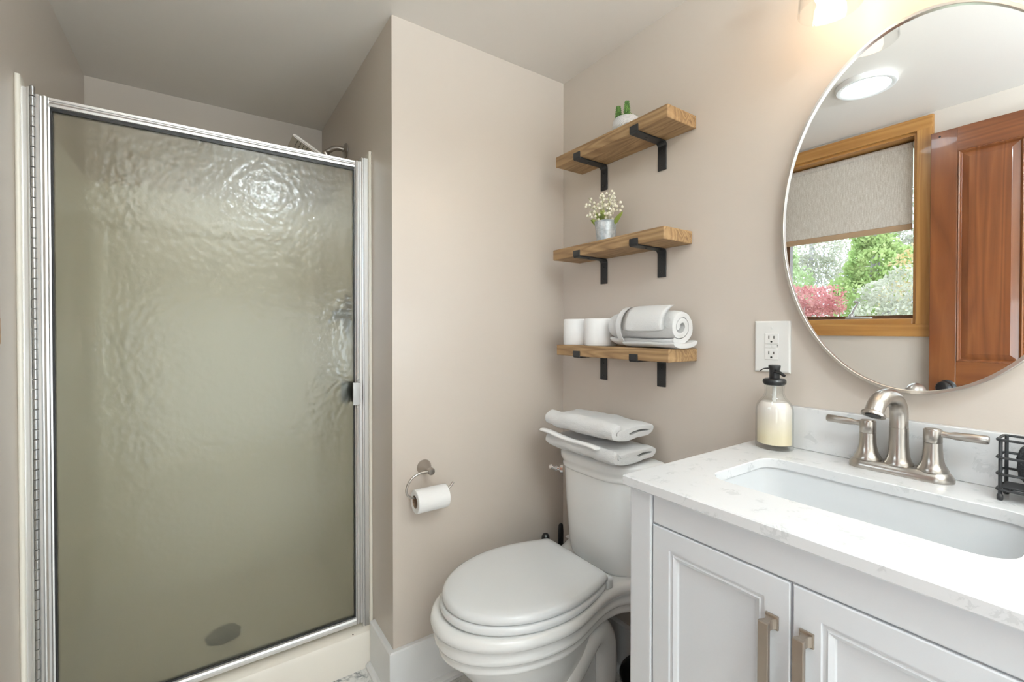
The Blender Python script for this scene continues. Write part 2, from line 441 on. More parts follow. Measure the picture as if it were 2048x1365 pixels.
obj('head_jamb', bx(JX, XL, WY0 + .016, WY1 - .016, WZ1 - .016, WZ1), 'casing_wood_y', win)
b = new(); SX0, SX1 = XL - .12, XL - .085; sy0, sy1, sz0, sz1 = WY0 + .016, WY1 - .016, WZ0 + .030, WZ1 - .016
for a_ in ((sy0, sy0 + .022, sz0, sz1), (sy1 - .102, sy1, sz0, sz1), (sy0 + .022, sy1 - .102, sz0, sz0 + .018), (sy0 + .022, sy1 - .102, sz1 - .022, sz1)):
    box(b, SX0, SX1, *a_)
obj('sash', b, 'dark_sash', win)
obj('glass_pane', bx(SX0 + .012, SX0 + .018, sy0 + .018, sy1 - .098, sz0 + .014, sz1 - .018), 'window_glass', win)
# folding crank of the casement
b = new()
cyk = .93
box(b, XL - .045, XL - .012, cyk - .075, cyk + .035, WZ0 + .030, WZ0 + .040, .004)
lathe(b, [(.012, 0), (.012, .012), (.008, .018)], (XL - .028, cyk + .012, WZ0 + .040), n=14)
ck = obj('crank_operator', b, 'grey_window_metal', win, smooth=True)
b = new()
tube(b, [(XL - .028, cyk + .012, WZ0 + .052), (XL - .024, cyk - .002, WZ0 + .085), (XL - .020, cyk - .022, WZ0 + .118)], .009, 10, flat=.6)
tube(b, [(XL - .020, cyk - .022, WZ0 + .115), (XL - .020, cyk - .004, WZ0 + .121)], .007, 10)
obj('crank_handle', b, 'grey_window_metal', ck, smooth=True)

# roller blind
rb = thing('roller_blind', 'beige woven roller blind pulled halfway down the wood framed window, seen in the mirror', 'blind', (XL - .05, (WY0 + WY1) / 2, 2.08))
BZ = 1.672; by0, by1 = WY0 + .036, WY1 - .020
b = new(); bxc = XL - .062
loft(b, [[(bxc + dx, y, z) for dx, y in ((-.0008, by0), (.0008, by0), (.0008, by1), (-.0008, by1))] for z in (BZ + .028, 1.80, 1.95, 2.075)])
obj('fabric', b, 'blind_fabric', rb)
obj('hem_bar', bx(bxc - .005, bxc + .006, by0, by1, BZ, BZ + .030, .003), 'blind_hem', rb)
b = lathe(new(), [(.016, 0), (.016, by1 - by0)], (bxc - .008, by0, 2.080), 'Y', 20); obj('roller_tube', b, 'blind_fabric', rb, smooth=True)
b = new()
for k in range(110):
    z = 2.06 - k * .0073
    for yy, xx in ((WY0 + .024, XL - .040), (WY0 + .020, XL - .056)):
        t = bmesh.new(); bmesh.ops.create_icosphere(t, subdivisions=1, radius=.0026)
        for v in t.verts: v.co += Vector((xx, yy, z))
        merge(b, t)
obj('bead_chain', b, 'bead_chain', rb, smooth=True)
b = lathe(new(), [(.017, 0), (.019, .003), (.019, .009), (.015, .012)], (XL - .048, WY0 + .017, 2.075), 'Y', 18)
obj('clutch', b, 'bead_chain', rb, smooth=True)

# ------------------------------------------------------------------ wooden door standing open against the left wall
DX1 = -.318; DX0 = DX1 - .035; DY0, DY1, DZ0, DZ1 = -.045, .616, .012, 2.066
st = .088; mid = .095
pw = (DY1 - DY0 - 2 * st - mid) / 2
dy = [DY0, DY0 + st, DY0 + st + pw, DY0 + st + pw + mid, DY1 - st, DY1]
b = new()
box(b, DX0, DX1, dy[0], dy[1], DZ0, DZ1, .002); box(b, DX0, DX1, dy[4], dy[5], DZ0, DZ1, .002)
for z0, z1 in ((.19, .83), (1.05, 1.965)): box(b, DX0, DX1, dy[2], dy[3], z0, z1)
door = struct('door_1', b, 'door_wood_z')
b = new()
for z0, z1 in ((DZ0, .19), (.83, 1.05), (1.965, DZ1)): obj('rail', bx(DX0, DX1, dy[1], dy[4], z0, z1), 'door_wood_y', door)
for y0, y1 in ((dy[1], dy[2]), (dy[3], dy[4])):
    for z0, z1 in ((.19, .83), (1.05, 1.965)):
        b = panel_loft(new(), y0, y1, z0, z1, [(0, DX0 + .006), (0, DX1 - .001), (.004, DX1 + .002), (.008, DX1 - .002), (.011, DX1 - .009), (.013, DX1 - .011), (.034, DX1 - .004), (.036, DX1 - .003)])
        obj('raised_panel', b, 'door_wood_z', door)
b = new(); ky, kz = DY1 - .062, .937
lathe(b, [(.031, 0), (.031, .004), (.027, .008), (.013, .010), (.011, .026), (.018, .032), (.027, .040), (.029, .050), (.026, .060), (.015, .066), (.004, .067)], (DX1, ky, kz), 'X', 28)
k_ = obj('door_knob', b, 'black_plastic', door, smooth=True)
b = lathe(new(), [(.005, 0), (.004, .0015)], (DX1 - .001, DY1 - .030, DZ1 - .022), 'X', 12); obj('hook_hole', b, 'slot_dark', door)

# ------------------------------------------------------------------ shower
ps = thing('shower_pan', 'cream shower pan with a raised curb under the framed glass door', 'shower pan', (.06, 2.0, 0))
b = new()
prof = [(1.588, 0), (1.588, .112), (1.594, .124), (1.606, .130), (1.664, .130), (1.676, .124), (1.684, .10), (1.70, .07), (2.395, .085), (2.395, 0)]
prism(b, prof, 'X', XL + .002, XP - .002)
obj('pan', b, 'fibreglass_pan', ps, smooth=True, angle=30)
b = lathe(new(), [(.002, -.001), (.0022, .001), (.0012, .0018)], (.424, 1.600, .127), 'Z', 8); lab(obj('scuff', b, 'slot_dark', ps), 'small dark chip on the curb edge')

sr = thing('shower_surround', 'cream moulded shower wall surround behind the textured glass door', 'shower surround', (.06, 2.38, 0))
b = new()
# back panel: recessed lower field, proud upper band with ledge
prof = [(YS - .002, .075), (YS - .016, .075), (YS - .016, 1.585), (YS - .022, 1.600), (YS - .036, 1.612), (YS - .038, 1.625), (YS - .036, 1.755), (YS - .026, 1.772), (YS - .002, 1.776)]
prism(b, prof, 'X', XL + .001, XP - .001)
obj('back_panel', b, 'fibreglass', sr, smooth=True, angle=30)
for sgn, xw in ((1, XL), (-1, XP)):
    b = new()
    def P(x): return xw + sgn * x
    side = [(1.612, .131), (1.612, 1.822), (1.640, 1.818), (1.665, 1.790), (1.72, 1.776), (2.37, 1.776), (2.39, .084), (1.715, .0735), (1.690, .118), (1.680, .131)]
    loft(b, [[(P(.001), y, z) for y, z in side], [(P(.010), y, z) for y, z in side]])
    obj('side_panel', b, 'fibreglass', sr, bevel=.002)
    b = new()
    tube(b, [(P(.005), 1.610, z) for z in (.131, .9, 1.80, 1.820)], .0055, 12)
    obj('front_flange', b, 'fibreglass', sr, smooth=True)
    # rounded inner corner
    b = new(); R_ = .06
    pr = [(P(.010), YS - .016 - R_)] + [(P(.010 + R_ * (1 - math.cos(a))), YS - .016 - R_ + R_ * math.sin(a)) for a in [PI / 2 * i / 8 for i in range(1, 9)]] + [(P(.010), YS - .016)]
    loft(b, [[(x, y, .083) for x, y in pr], [(x, y, 1.60) for x, y in pr]])
    obj('corner_cove', b, 'fibreglass', sr, smooth=True)

YD = 1.63
sd = thing('shower_enclosure', 'aluminium framed shower door with hammered obscure glass in the alcove', 'shower door', (.06, YD, .13))
def extr_v(bm, x0, x1, z0, z1, prof):
    """vertical aluminium extrusion: prof = (fraction across, depth towards the room)"""
    pts = [(x0 + (x1 - x0) * f_, YD - d) for f_, d in prof] + [(x1, YD + .014), (x0, YD + .014)]
    return loft(bm, [[(x, y, z0) for x, y in pts], [(x, y, z1) for x, y in pts]])
stile_prof = [(0, .008), (.0, .013), (.10, .015), (.28, .015), (.34, .010), (.44, .0095), (.50, .014), (.66, .016), (.82, .014), (.88, .008), (1, .007)]
jamb_prof = [(0, .012), (.06, .014), (.16, .014), (.20, .009), (.40, .0085), (.70, .0085), (.80, .013), (.9, .015), (1, .015)]
b = extr_v(new(), -.3775, -.3555, .131, 1.797, jamb_prof); obj('hinge_jamb', b, 'aluminium', sd)
b = extr_v(new(), .4635, .487, .131, 1.797, [(0, .014), (.12, .016), (.22, .009), (.30, .009), (.36, .014), (.9, .014), (1, .012)]); obj('strike_jamb', b, 'aluminium', sd)
b = new()
z = .150; k = 0
while z < 1.786:
    lathe(b, [(.0042, .0006), (.0050, .0014), (.0050, .0238), (.0042, .0246)], (-.3505, YD - .0125, z), n=10); z += .0254
box(b, -.3557, -.346, YD - .009, YD - .005, .150, 1.786)
obj('piano_hinge', b, 'hinge_metal', sd, smooth=True)
zt, zb = 1.782, .148
b = extr_v(new(), -.346, -.3205, zb, zt, stile_prof); obj('hinge_stile', b, 'aluminium', sd)
b = extr_v(new(), .441, .4625, zb, zt, [(0, .007), (.10, .008), (.16, .014), (.34, .016), (.46, .014), (.52, .009), (.62, .009), (.70, .014), (1, .014)]); obj('strike_stile', b, 'aluminium', sd)
def extr_h(bm, x0, x1, zlo, zhi, prof):
    pts = [(YD - d, zlo + (zhi - zlo) * f_) for f_, d in prof] + [(YD + .014, zhi), (YD + .014, zlo)]
    return prism(bm, pts, 'X', x0, x1)
b = extr_h(new(), -.3205, .441, 1.757, zt, [(0, .007), (.08, .013), (.32, .015), (.5, .013), (.56, .0085), (.64, .0085), (.70, .013), (.92, .014), (1, .010)]); obj('top_rail', b, 'aluminium', sd)
b = extr_h(new(), -.3205, .441, zb, .170, [(0, .014), (.4, .016), (.48, .010), (.58, .010), (.66, .014), (.9, .012), (1, .007)]); obj('bottom_rail', b, 'aluminium', sd)
b = new()
gx0, gx1, gz0, gz1 = -.3205, .441, .170, 1.757; gw = .0045
box(b, gx0, gx0 + gw, YD - .0065, YD + .010, gz0, gz1); box(b, gx1 - gw, gx1, YD - .0065, YD + .010, gz0, gz1)
box(b, gx0 + gw, gx1 - gw, YD - .0065, YD + .010, gz1 - gw * 1.7, gz1); box(b, gx0 + gw, gx1 - gw, YD - .0065, YD + .010, gz0, gz0 + gw)
obj('glazing_gasket', b, 'black_rubber', sd)
pane = obj('glass_panel', bx(gx0 + .002, gx1 - .002, YD - .002, YD + .003, gz0 + .002, gz1 - .002), 'obscure_glass', sd)
pane.data.materials.append(MAT['glass_inner_face'])
for p in pane.data.polygons: p.material_index = 0 if p.normal.y < -.5 else 1
b = new()
box(b, .4245, .4500, YD - .040, YD - .0362, .928, 1.006, .0012)
box(b, .4470, .4500, YD - .0365, YD - .016, .928, 1.006, .001)
h_ = obj('pull_handle', b, 'handle_metal', sd); h_.data.materials[0] = MAT['hinge_metal']
b = lathe(new(), [(.0045, 0), (.0045, .003), (.003, .0045)], (.4475, YD - .0150, 1.014), '-Y', 12)
obj('screw', b, 'chrome', h_, smooth=True)
b = lathe(new(), [(.0045, 0), (.0045, .003), (.003, .0045)], (.4475, YD - .0150, .920), '-Y', 12); obj('screw', b, 'chrome', h_, smooth=True)
box_b = bx(.398, .440, YD + .004, YD + .022, .935, 1.006, .002); obj('inner_pull', box_b, 'dull_chrome', sd)

# showerhead, valve, drain
sh = thing('showerhead', 'brushed nickel square showerhead on a curved arm above the shower door', 'showerhead', (XP, 1.95, 1.945))
b = lathe(new(), [(.031, 0), (.031, .003), (.026, .008), (.012, .012)], (XP - .001, 1.95, 1.936), '-X', 28); obj('wall_flange', b, 'nickel', sh, smooth=True)
b = new(); arm = catmull([(XP - .008, 1.95, 1.937), (.472, 1.95, 1.940), (.449, 1.95, 1.936), (.428, 1.95, 1.921), (.409, 1.95, 1.907)], 6)
tube(b, arm, .0105, 14); obj('arm', b, 'nickel', sh, smooth=True)
R_sh = Matrix.Rotation(math.radians(-34), 3, 'Y')
b = lathe(new(), [(.010, 0), (.014, .004), (.0145, .018), (.011, .022)], (.409, 1.95, 1.913), n=20, rot=R_sh @ Matrix.Rotation(PI, 3, 'X')); obj('swivel_nut', b, 'nickel', sh, smooth=True)
b = new(); t = bmesh.new()
bmesh.ops.create_cube(t, size=1)
for v in t.verts: v.co = Vector((v.co.x * .150, v.co.y * .150, v.co.z * .012))
bmesh.ops.bevel(t, geom=list(t.edges), offset=.003, segments=2, affect='EDGES')
RH = Matrix.Rotation(math.radians(29), 3, 'Y'); hc = Vector((.350, 1.95, 1.891))
for v in t.verts: v.co = RH @ v.co + hc
merge(b, t); hd = obj('spray_plate', b, 'nickel', sh)
b = new()
for i in range(-4, 5):
    for j in range(-2, 3):
        t = bmesh.new(); bmesh.ops.create_cube(t, size=1)
        for v in t.verts: v.co = RH @ Vector((i * .013 + v.co.x * .0028, j * .025 + v.co.y * .018, -.0062 + v.co.z * .001)) + hc
        merge(b, t)
obj('spray_slot', b, 'slot_dark', hd)
vy, vz = 1.905, 1.250
sv = thing('shower_valve', 'chrome shower valve with lever handle seen blurred through the textured glass', 'shower valve', (XP - .01, vy, vz))
b = new()
pts = [(vy + .040 * math.cos(a) * (1 + .0 * math.sin(a)), vz + .085 * math.sin(a) * (.75 + .25 * abs(math.sin(a)))) for a in [2 * PI * i / 40 for i in range(40)]]
loft(b, [[(XP - .0115, y, z) for y, z in pts], [(XP - .020, vy + (y - vy) * .9, vz + (z - vz) * .92) for y, z in pts]]); obj('escutcheon', b, 'dull_chrome', sv, smooth=True, angle=30)
b = lathe(new(), [(.024, 0), (.024, .03), (.018, .04), (.016, .048), (.006, .05)], (XP - .019, vy, vz), '-X', 24); obj('hub', b, 'dull_chrome', sv, smooth=True)
b = new(); tube(b, catmull([(XP - .055, vy, vz), (XP - .062, vy + .030, vz - .012), (XP - .066, vy + .075, vz - .030)], 6), [.010, .008, .006], 12); obj('lever', b, 'dull_chrome', sv, smooth=True)
sdr = thing('shower_drain', 'round dark strainer in the shower pan behind the glass', 'drain', (.055, 1.93, .075))
b = lathe(new(), [(.056, 0), (.056, .003), (.050, .005), (.002, .005)], (.055, 1.945, .0765), n=32); obj('strainer', b, 'dark_strainer', sdr, smooth=True)
b = new()
for i in range(-3, 4):
    for j in range(-3, 4):
        if i * i + j * j < 12: box(b, .055 + i * .012 - .004, .055 + i * .012 + .004, 1.945 + j * .012 - .004, 1.945 + j * .012 + .004, .0810, .0820)
obj('drain_hole', b, 'slot_dark', sdr)

# ------------------------------------------------------------------ toilet
TY = 1.10
to = thing('toilet', 'white two-piece toilet with closed lid beside the vanity', 'toilet', (.86, TY, 0))
def egg(xf, xc, xb, hw, hb, n=56, p=2.0):
    """outline seen from above: rounded front at xf, widest hw at xc, back edge at xb with half-width hb"""
    right = []
    for i in range(n // 2 + 1):
        t_ = i / (n // 2)
        a = PI * t_
        if t_ <= .55:
            s_ = t_ / .55; ang = s_ * PI / 2
            x = xc - (xc - xf) * math.cos(ang); y = hw * math.sin(ang)
        elif t_ <= .94:
            s_ = (t_ - .55) / .39
            x = xc + (xb - .022 - xc) * s_; q = s_ * s_ * (3 - 2 * s_); y = hw + (hb - hw) * (s_ ** 1.8)
        else:
            s_ = (t_ - .94) / .06; ang = s_ * PI / 2
            x = xb - .022 + .022 * math.sin(ang); y = hb - .022 * (1 - math.cos(ang))
        right.append((x, y))
    pts = [(x, -y) for x, y in right] + [(x, y) for x, y in reversed(right[1:])]
    return pts
def offs(pts, d):
    n = len(pts); out = []
    for i in range(n):
        a = Vector(pts[i - 1]); b_ = Vector(pts[(i + 1) % n]); t_ = (b_ - a)
        if t_.length < 1e-9: out.append(pts[i]); continue
        t_.normalize(); nn = Vector((t_.y, -t_.x)); out.append((pts[i][0] + nn.x * d, pts[i][1] + nn.y * d))
    return out
def ring3(pts, z, cy=TY): return [(x, cy + y, z) for x, y in pts]
# outline of the rim and deck: egg in front, flaring shoulders behind
def rim_outline(n=40):
    right = []
    for i in range(n + 1):
        t_ = i / n
        if t_ < .5:
            ang = t_ / .5 * PI / 2; x = .80 - (.80 - .505) * math.cos(ang); y = .203 * math.sin(ang)
        else:
            s_ = (t_ - .5) / .5; x = .80 + (1.192 - .80) * s_
            y = .203 - .050 * math.sin(min(s_ / .62, 1) * PI / 2) ** 2
            if s_ > .62: q = (s_ - .62) / .38; q = q * q * (3 - 2 * q); y += .052 * q
        right.append((x, y))
    return [(x, -y) for x, y in right] + [(x, y) for x, y in reversed(right[1:])]
ro = rim_outline()
b = new()
seq = [(-.055, .398), (-.024, .403), (-.010, .402), (-.003, .397), (.001, .388), (0, .378), (-.006, .370), (-.010, .366), (-.012, .352), (-.009, .346), (-.009, .338), (-.013, .331), (-.022, .326), (-.024, .314), (-.021, .310), (-.022, .302), (-.030, .296)]
loft(b, [ring3(offs(ro, -d if False else d), z) for d, z in seq])
# bowl and pedestal
ped = [(.545, .80, .99, .165, .115, .312), (.560, .80, 1.00, .160, .112, .280), (.590, .81, 1.01, .148, .106, .235), (.635, .82, 1.02, .130, .098, .185), (.670, .83, 1.03, .113, .092, .135), (.685, .84, 1.05, .104, .092, .085), (.685, .85, 1.07, .104, .098, .045), (.672, .85, 1.09, .114, .112, .018), (.668, .85, 1.09, .118, .116, .0)]
loft(b, [ring3(egg(a0, a1, a2, a3, a4), z) for a0, a1, a2, a3, a4, z in ped])
# trapway bulge on both sides
for s_ in (-1, 1):
    tube(b, catmull([(.83, TY + s_ * .085, .10), (.90, TY + s_ * .094, .18), (.985, TY + s_ * .085, .255), (1.045, TY + s_ * .07, .20), (1.05, TY + s_ * .075, .10), (1.035, TY + s_ * .080, .012)], 8), [.035, .045, .050, .052, .048, .040], 16)
bowl = obj('bowl', b, 'porcelain', to, smooth=True, angle=60)
# tank
def tank_ring(hw, D, xb, z, p=4.0, n=40):
    pts = []
    for i in range(n + 1):
        y = hw * (-1 + 2 * i / n); y = hw * math.sin(PI / 2 * (y / hw))
        pts.append((xb - D * (1 - abs(y / hw) ** p), y))
    return [(xb, TY + hw, z)] + [(x, TY + y, z) for x, y in reversed(pts)] + [(xb, TY - hw, z)]
b = new()
loft(b, [tank_ring(hw, D, 1.192, z) for hw, D, z in ((.165, .115, .392), (.172, .128, .41), (.178, .136, .45), (.192, .144, .60), (.198, .148, .700), (.198, .148, .712))])
obj('tank', b, 'porcelain', to, smooth=True, angle=60)
b = new()
loft(b, [tank_ring(hw, D, 1.196, z) for hw, D, z in ((.200, .150, .706), (.206, .156, .708), (.2085, .158, .714), (.207, .157, .720), (.207, .157, .728), (.212, .163, .736), (.214, .165, .746), (.213, .164, .757), (.207, .158, .766), (.196, .147, .7705), (.17, .12, .772))])
obj('tank_lid', b, 'porcelain', to, smooth=True, angle=60)
# seat ring and lid
so = egg(.534, .80, 1.005, .193, .150)
b = new(); loft(b, [ring3(offs(so, d), z) for d, z in ((-.012, .404), (-.002, .406), (.001, .412), (.001, .420), (-.004, .4265), (-.03, .427))]); obj('seat', b, 'toilet_seat_plastic', to, smooth=True, angle=60)
lo = egg(.540, .80, 1.012, .190, .150)
b = new(); loft(b, [ring3(offs(lo, d), z) for d, z in ((-.02, .4285), (-.004, .429), (.0, .4325), (.0, .442), (-.004, .4495), (-.012, .4535))] + [[(.79 + (x - .79) * k, TY + y * k, z) for x, y in offs(lo, -.012)] for k, z in ((.90, .4555), (.75, .4565), (.4, .4575), (.1, .458))]); obj('seat_lid', b, 'toilet_seat_plastic', to, smooth=True, angle=60)
for s_ in (-1, 1):
    b = new(); box(b, 1.000, 1.030, TY + s_ * .125 - .022, TY + s_ * .125 + .022, .400, .436, .008, 3); obj('seat_hinge', b, 'toilet_seat_plastic', to, smooth=True)
# flush lever on the flank of the tank
tn = Vector((-.62, .785, 0)).normalized(); lp = Vector((1.075, TY + .150, .683))
RL = Vector((0, 0, 1)).rotation_difference(tn).to_matrix()
b = lathe(new(), [(.017, -.006), (.017, .004), (.013, .008), (.007, .009), (.007, .016), (.010, .018), (.010, .026), (.006, .029)], lp, n=20, rot=RL)
lv = obj('flush_lever', b, 'chrome', to, smooth=True)
a_ = lp + tn * .022
b = new(); tube(b, catmull([a_, a_ + Vector((-.012, -.002, .003)), a_ + Vector((-.026, -.002, .012))], 5), [.006, .007, .0085], 12); obj('lever_paddle', b, 'chrome', lv, smooth=True)

# ------------------------------------------------------------------ things behind the toilet, bin
tb = thing('toilet_brush', 'black toilet brush with flat handle in the corner behind the tank', 'toilet brush', (1.150, 1.345, 0))
b = lathe(new(), [(.040, 0), (.042, .01), (.038, .12), (.034, .15), (.010, .155)], (1.150, 1.345, 0), n=24); obj('holder', b, 'black_plastic', tb, smooth=True)
b = new(); tube(b, [(1.150, 1.345, .15), (1.150, 1.345, .28), (1.151, 1.345, .31), (1.152, 1.345, .34), (1.152, 1.345, .40), (1.152, 1.345, .425), (1.152, 1.345, .43)], [.006, .006, .007, .012, .012, .010, .004], 14, flat=.7); obj('handle', b, 'black_plastic', tb, smooth=True)
pg = thing('plunger', 'black plunger with rounded handle tip behind the toilet lid', 'plunger', (1.06, 1.325, 0))
b = lathe(new(), [(.044, 0), (.046, .008), (.044, .03), (.036, .05), (.018, .065), (.014, .085)], (1.06, 1.325, 0), n=24); obj('rubber_cup', b, 'black_rubber', pg, smooth=True)
b = lathe(new(), [(.0105, .08), (.0105, .30), (.0145, .33), (.0155, .400), (.0145, .412), (.010, .420), (.003, .423)], (1.06, 1.325, 0), n=20); obj('handle', b, 'black_plastic', pg, smooth=True)
wbn = thing('waste_bin', 'black round waste bin between the toilet and the vanity', 'bin', (1.03, .79, 0))
b = new(); lathe(b, [(.085, .003), (.088, .0), (.096, .12), (.104, .225), (.106, .228), (.104, .230), (.100, .225), (.092, .12), (.083, .006)], (1.03, .79, 0), n=48, cap0=False, cap1=True); obj('bin_body', b, 'black_plastic', wbn, smooth=True)

# ------------------------------------------------------------------ paper holder + hanging roll
HX, HZ = .603, .733
th = thing('paper_holder', 'brushed nickel hook shaped paper holder on the beige wall', 'toilet paper holder', (HX, YB, HZ))
b = lathe(new(), [(.0245, .0005), (.0250, .003), (.0235, .006), (.0125, .036), (.0095, .046), (.009, .050)], (HX, YB, HZ), '-Y', 32); obj('mounting_post', b, 'nickel', th, smooth=True)
b = lathe(new(), [(.008, 0), (.0115, .003), (.0120, .009), (.0120, .014), (.009, .018), (.002, .019)], (HX, YB - .048, HZ), '-Y', 24); obj('end_knob', b, 'nickel', th, smooth=True)
ay = YB - .058
b = new(); pth = catmull([(HX, ay, HZ), (HX - .035, ay, HZ + .0015), (HX - .066, ay, HZ - .012), (HX - .083, ay, HZ - .040), (HX - .078, ay, HZ - .063), (HX - .055, ay, HZ - .075), (HX - .02, ay, HZ - .077), (HX + .035, ay, HZ - .075), (HX + .060, ay, HZ - .068), (HX + .080, ay, HZ - .049)], 7)
tube(b, pth, .0036, 12); obj('arm', b, 'nickel', th, smooth=True)
RR = .0365; rz = HZ - .077 - .0105
tpr = thing('toilet_paper_roll', 'white toilet paper roll hanging on the nickel holder', 'toilet paper', (HX - .005, ay, rz))
b = new(); x0, x1 = HX - .056, HX + .052
def roll_mesh(bm, c, length, r, ri, axis, n=48):
    lathe(bm, [(ri, 0), (r - .002, 0), (r, .002), (r, length - .002), (r - .002, length), (ri, length), (ri, 0)], c, axis, n, cap0=False, cap1=False)
roll_mesh(b, (x0, ay, rz), x1 - x0, RR, .0200, 'X'); obj('paper', b, 'paper', tpr, smooth=True)
b = new(); lathe(b, [(.0200, .0005), (.0198, x1 - x0 - .0005), (.0190, x1 - x0 - .0005), (.0190, .0005), (.0200, .0005)], (x0, ay, rz), 'X', 32, cap0=False, cap1=False); obj('cardboard_core', b, 'cardboard', tpr, smooth=True)
b = new()
pts = [(RR + .0006, a) for a in [math.radians(d) for d in range(60, 192, 8)]]
rg = []
for r_, a in pts:
    rg.append([(x, ay + math.cos(a) * rr_, rz + math.sin(a) * rr_) for x, rr_ in ((x0 + .001, r_), (x1 - .001, r_), (x1 - .001, r_ - .0008), (x0 + .001, r_ - .0008))])
loft(b, rg); obj('loose_sheet', b, 'paper', tpr, smooth=True)

# ------------------------------------------------------------------ floating shelves
def make_shelf(label, y0, y1, z0, z1):
    s = thing('floating_shelf', label, 'shelf', (XW, (y0 + y1) / 2, z0), 'wooden shelves above the toilet')
    b = bx(1.076, XW - .0008, y0, y1, z0, z1, .0025)
    bd = obj('board', b, 'shelf_wood', s); 
    for yc in (1.171, .919):
        b = new(); hw_ = .0158; T = .0045
        # bent flat bar: wall leg, corner, arm under the board, upturned lip
        xw_ = XW - .001
        prof = [(xw_, z0 - .090), (xw_, z0 - .012)] + [(xw_ - .010 + .010 * math.cos(a), z0 - .012 + .0115 * math.sin(a)) for a in [PI / 2 * i / 5 for i in range(1, 6)]]
        prof += [(1.0755, z0 - .0005), (1.0755, z0 + .019), (1.0755 - T, z0 + .019), (1.0755 - T, z0 + .0), (1.0755 - T + .002, z0 - .0005 - T * .6), (1.0755, z0 - .0005 - T)]
        prof += [(xw_ - .012 - T * .2, z0 - .0005 - T), (xw_ - T - .003, z0 - .0085), (xw_ - T, z0 - .014), (xw_ - T, z0 - .090)]
        prism(b, prof, 'Y', yc - hw_, yc + hw_)
        br = obj('bracket', b, 'black_iron', s, bevel=.0012)
        for zz in (z0 - .030, z0 - .074):
            b = lathe(new(), [(.0042, 0), (.0042, .0012), (.002, .002)], (xw_ - T, yc, zz), '-X', 12); obj('screw', b, 'black_plastic', br, smooth=True)
        b = lathe(new(), [(.0042, 0), (.0042, .0012), (.002, .002)], (1.13, yc, z0 - .0005 - T), '-Z', 12); obj('screw', b, 'black_plastic', br, smooth=True)
    return s
make_shelf('topmost wooden shelf on black brackets, holding the small succulent pot', .801, 1.287, 1.7865, 1.8245)
make_shelf('middle wooden shelf on black brackets, holding the bucket of white flowers', .812, 1.302, 1.4465, 1.4845)
make_shelf('lowest wooden shelf on black brackets, holding paper rolls and a rolled towel', .795, 1.281, 1.0965, 1.1345)

# succulents
sp = thing('succulent_pot', 'small patterned ceramic pot with two green succulents on the top shelf', 'potted plant', (1.135, 1.003, 1.8245))
b = lathe(new(), [(.028, 0), (.037, .005), (.0435, .018), (.0445, .028), (.0420, .040), (.0375, .047), (.036, .0475), (.0345, .045), (.034, .038), (.001, .038)], (1.135, 1.003, 1.8245), n=40); obj('pot', b, 'patterned_ceramic', sp, smooth=True)
for cx_, cy_, tl_ in ((1.118, 1.021, .0), (1.120, .987, .004)):
    b = new(); tube(b, [(cx_, cy_, 1.860), (cx_, cy_, 1.908 + tl_)], [.005, .002], 8)
    for k in range(13):
        z = 1.865 + k * .0037 + tl_ * k / 13; R1 = .0118 - .0065 * (k / 12) ** 1.8
        for j in range(7):
            a = 2 * PI * j / 7 + k * .47
            d = Vector((math.cos(a), math.sin(a), .9)).normalized()
            p = Vector((cx_, cy_, z)); tube(b, [p + d * .002, p + d * R1 * .7, p + d * (R1 + .004)], [.002, .0034, .0006], 6)
    obj('succulent', b, 'succulent_green', sp, smooth=True)
b = new()
for j in range(16):
    a = 2 * PI * j / 16; p = Vector((1.135 + .028 * math.cos(a), 1.003 + .028 * math.sin(a), 1.864)); d = Vector((math.cos(a) * .6, math.sin(a) * .6, 1)).normalized()
    tube(b, [p, p + d * .008, p + d * .014], [.002, .003, .0006], 6)
obj('small_leaves', b, 'succulent_green', sp, smooth=True)

# bucket of lily of the valley
BC = Vector((1.137, 1.094, 1.4845))
bk = thing('flower_bucket', 'small galvanised bucket of white bell flowers on the middle shelf', 'potted flowers', BC)
pr = [(.0285, 0), (.0300, .0015)]
for i in range(1, 25):
    z = .070 * i / 24; r = .0300 + .0075 * i / 24
    if .040 < z < .058: r += .0010 * math.sin((z - .040) / .018 * 6 * PI)
    pr.append((r, z))
pr += [(.0388, .0710), (.0388, .0728), (.0372, .0730), (.0362, .070), (.035, .058), (.001, .058)]
b = lathe(new(), pr, BC, n=44); obj('bucket', b, 'galvanised', bk, smooth=True, angle=60)
def blade(bm, base, tip, width, bend):
    base = Vector(base); tip = Vector(tip); d = tip - base
    side = d.cross(Vector((-.565, -.825, .1))).normalized()
    rings = []
    nrm = side.cross(d).normalized()
    for i in range(9):
        t_ = i / 8; c = base + d * t_ + Vector((0, 0, -bend * t_ * t_)) ; w_ = width * (math.sin(PI * min(t_ * .85 + .12, 1)) ** .8) + .0004
        rings.append([c - side * w_, c + nrm * w_ * .35, c + side * w_, c + nrm * (w_ * .35 - .0009)])
    return loft(bm, rings)
top = BC + Vector((0, 0, .060))
for dx, dy_, hz, wd in ((-.02, -.008, .055, .0075), (-.012, .012, .060, .007), (-.01, .062, .035, .0055), (.005, -.070, .038, .0065), (-.03, .034, .030, .0055), (.02, -.045, .028, .006), (.02, .03, .05, .006), (-.028, -.022, .045, .006), (-.02, .025, .048, .0065)):
    b = blade(new(), top + Vector((dx * .5, dy_ * .4, -.004)), top + Vector((dx, dy_, hz)), wd, .004); obj('leaf', b, 'leaf_green', bk, smooth=True)
rnd = random.Random(3)
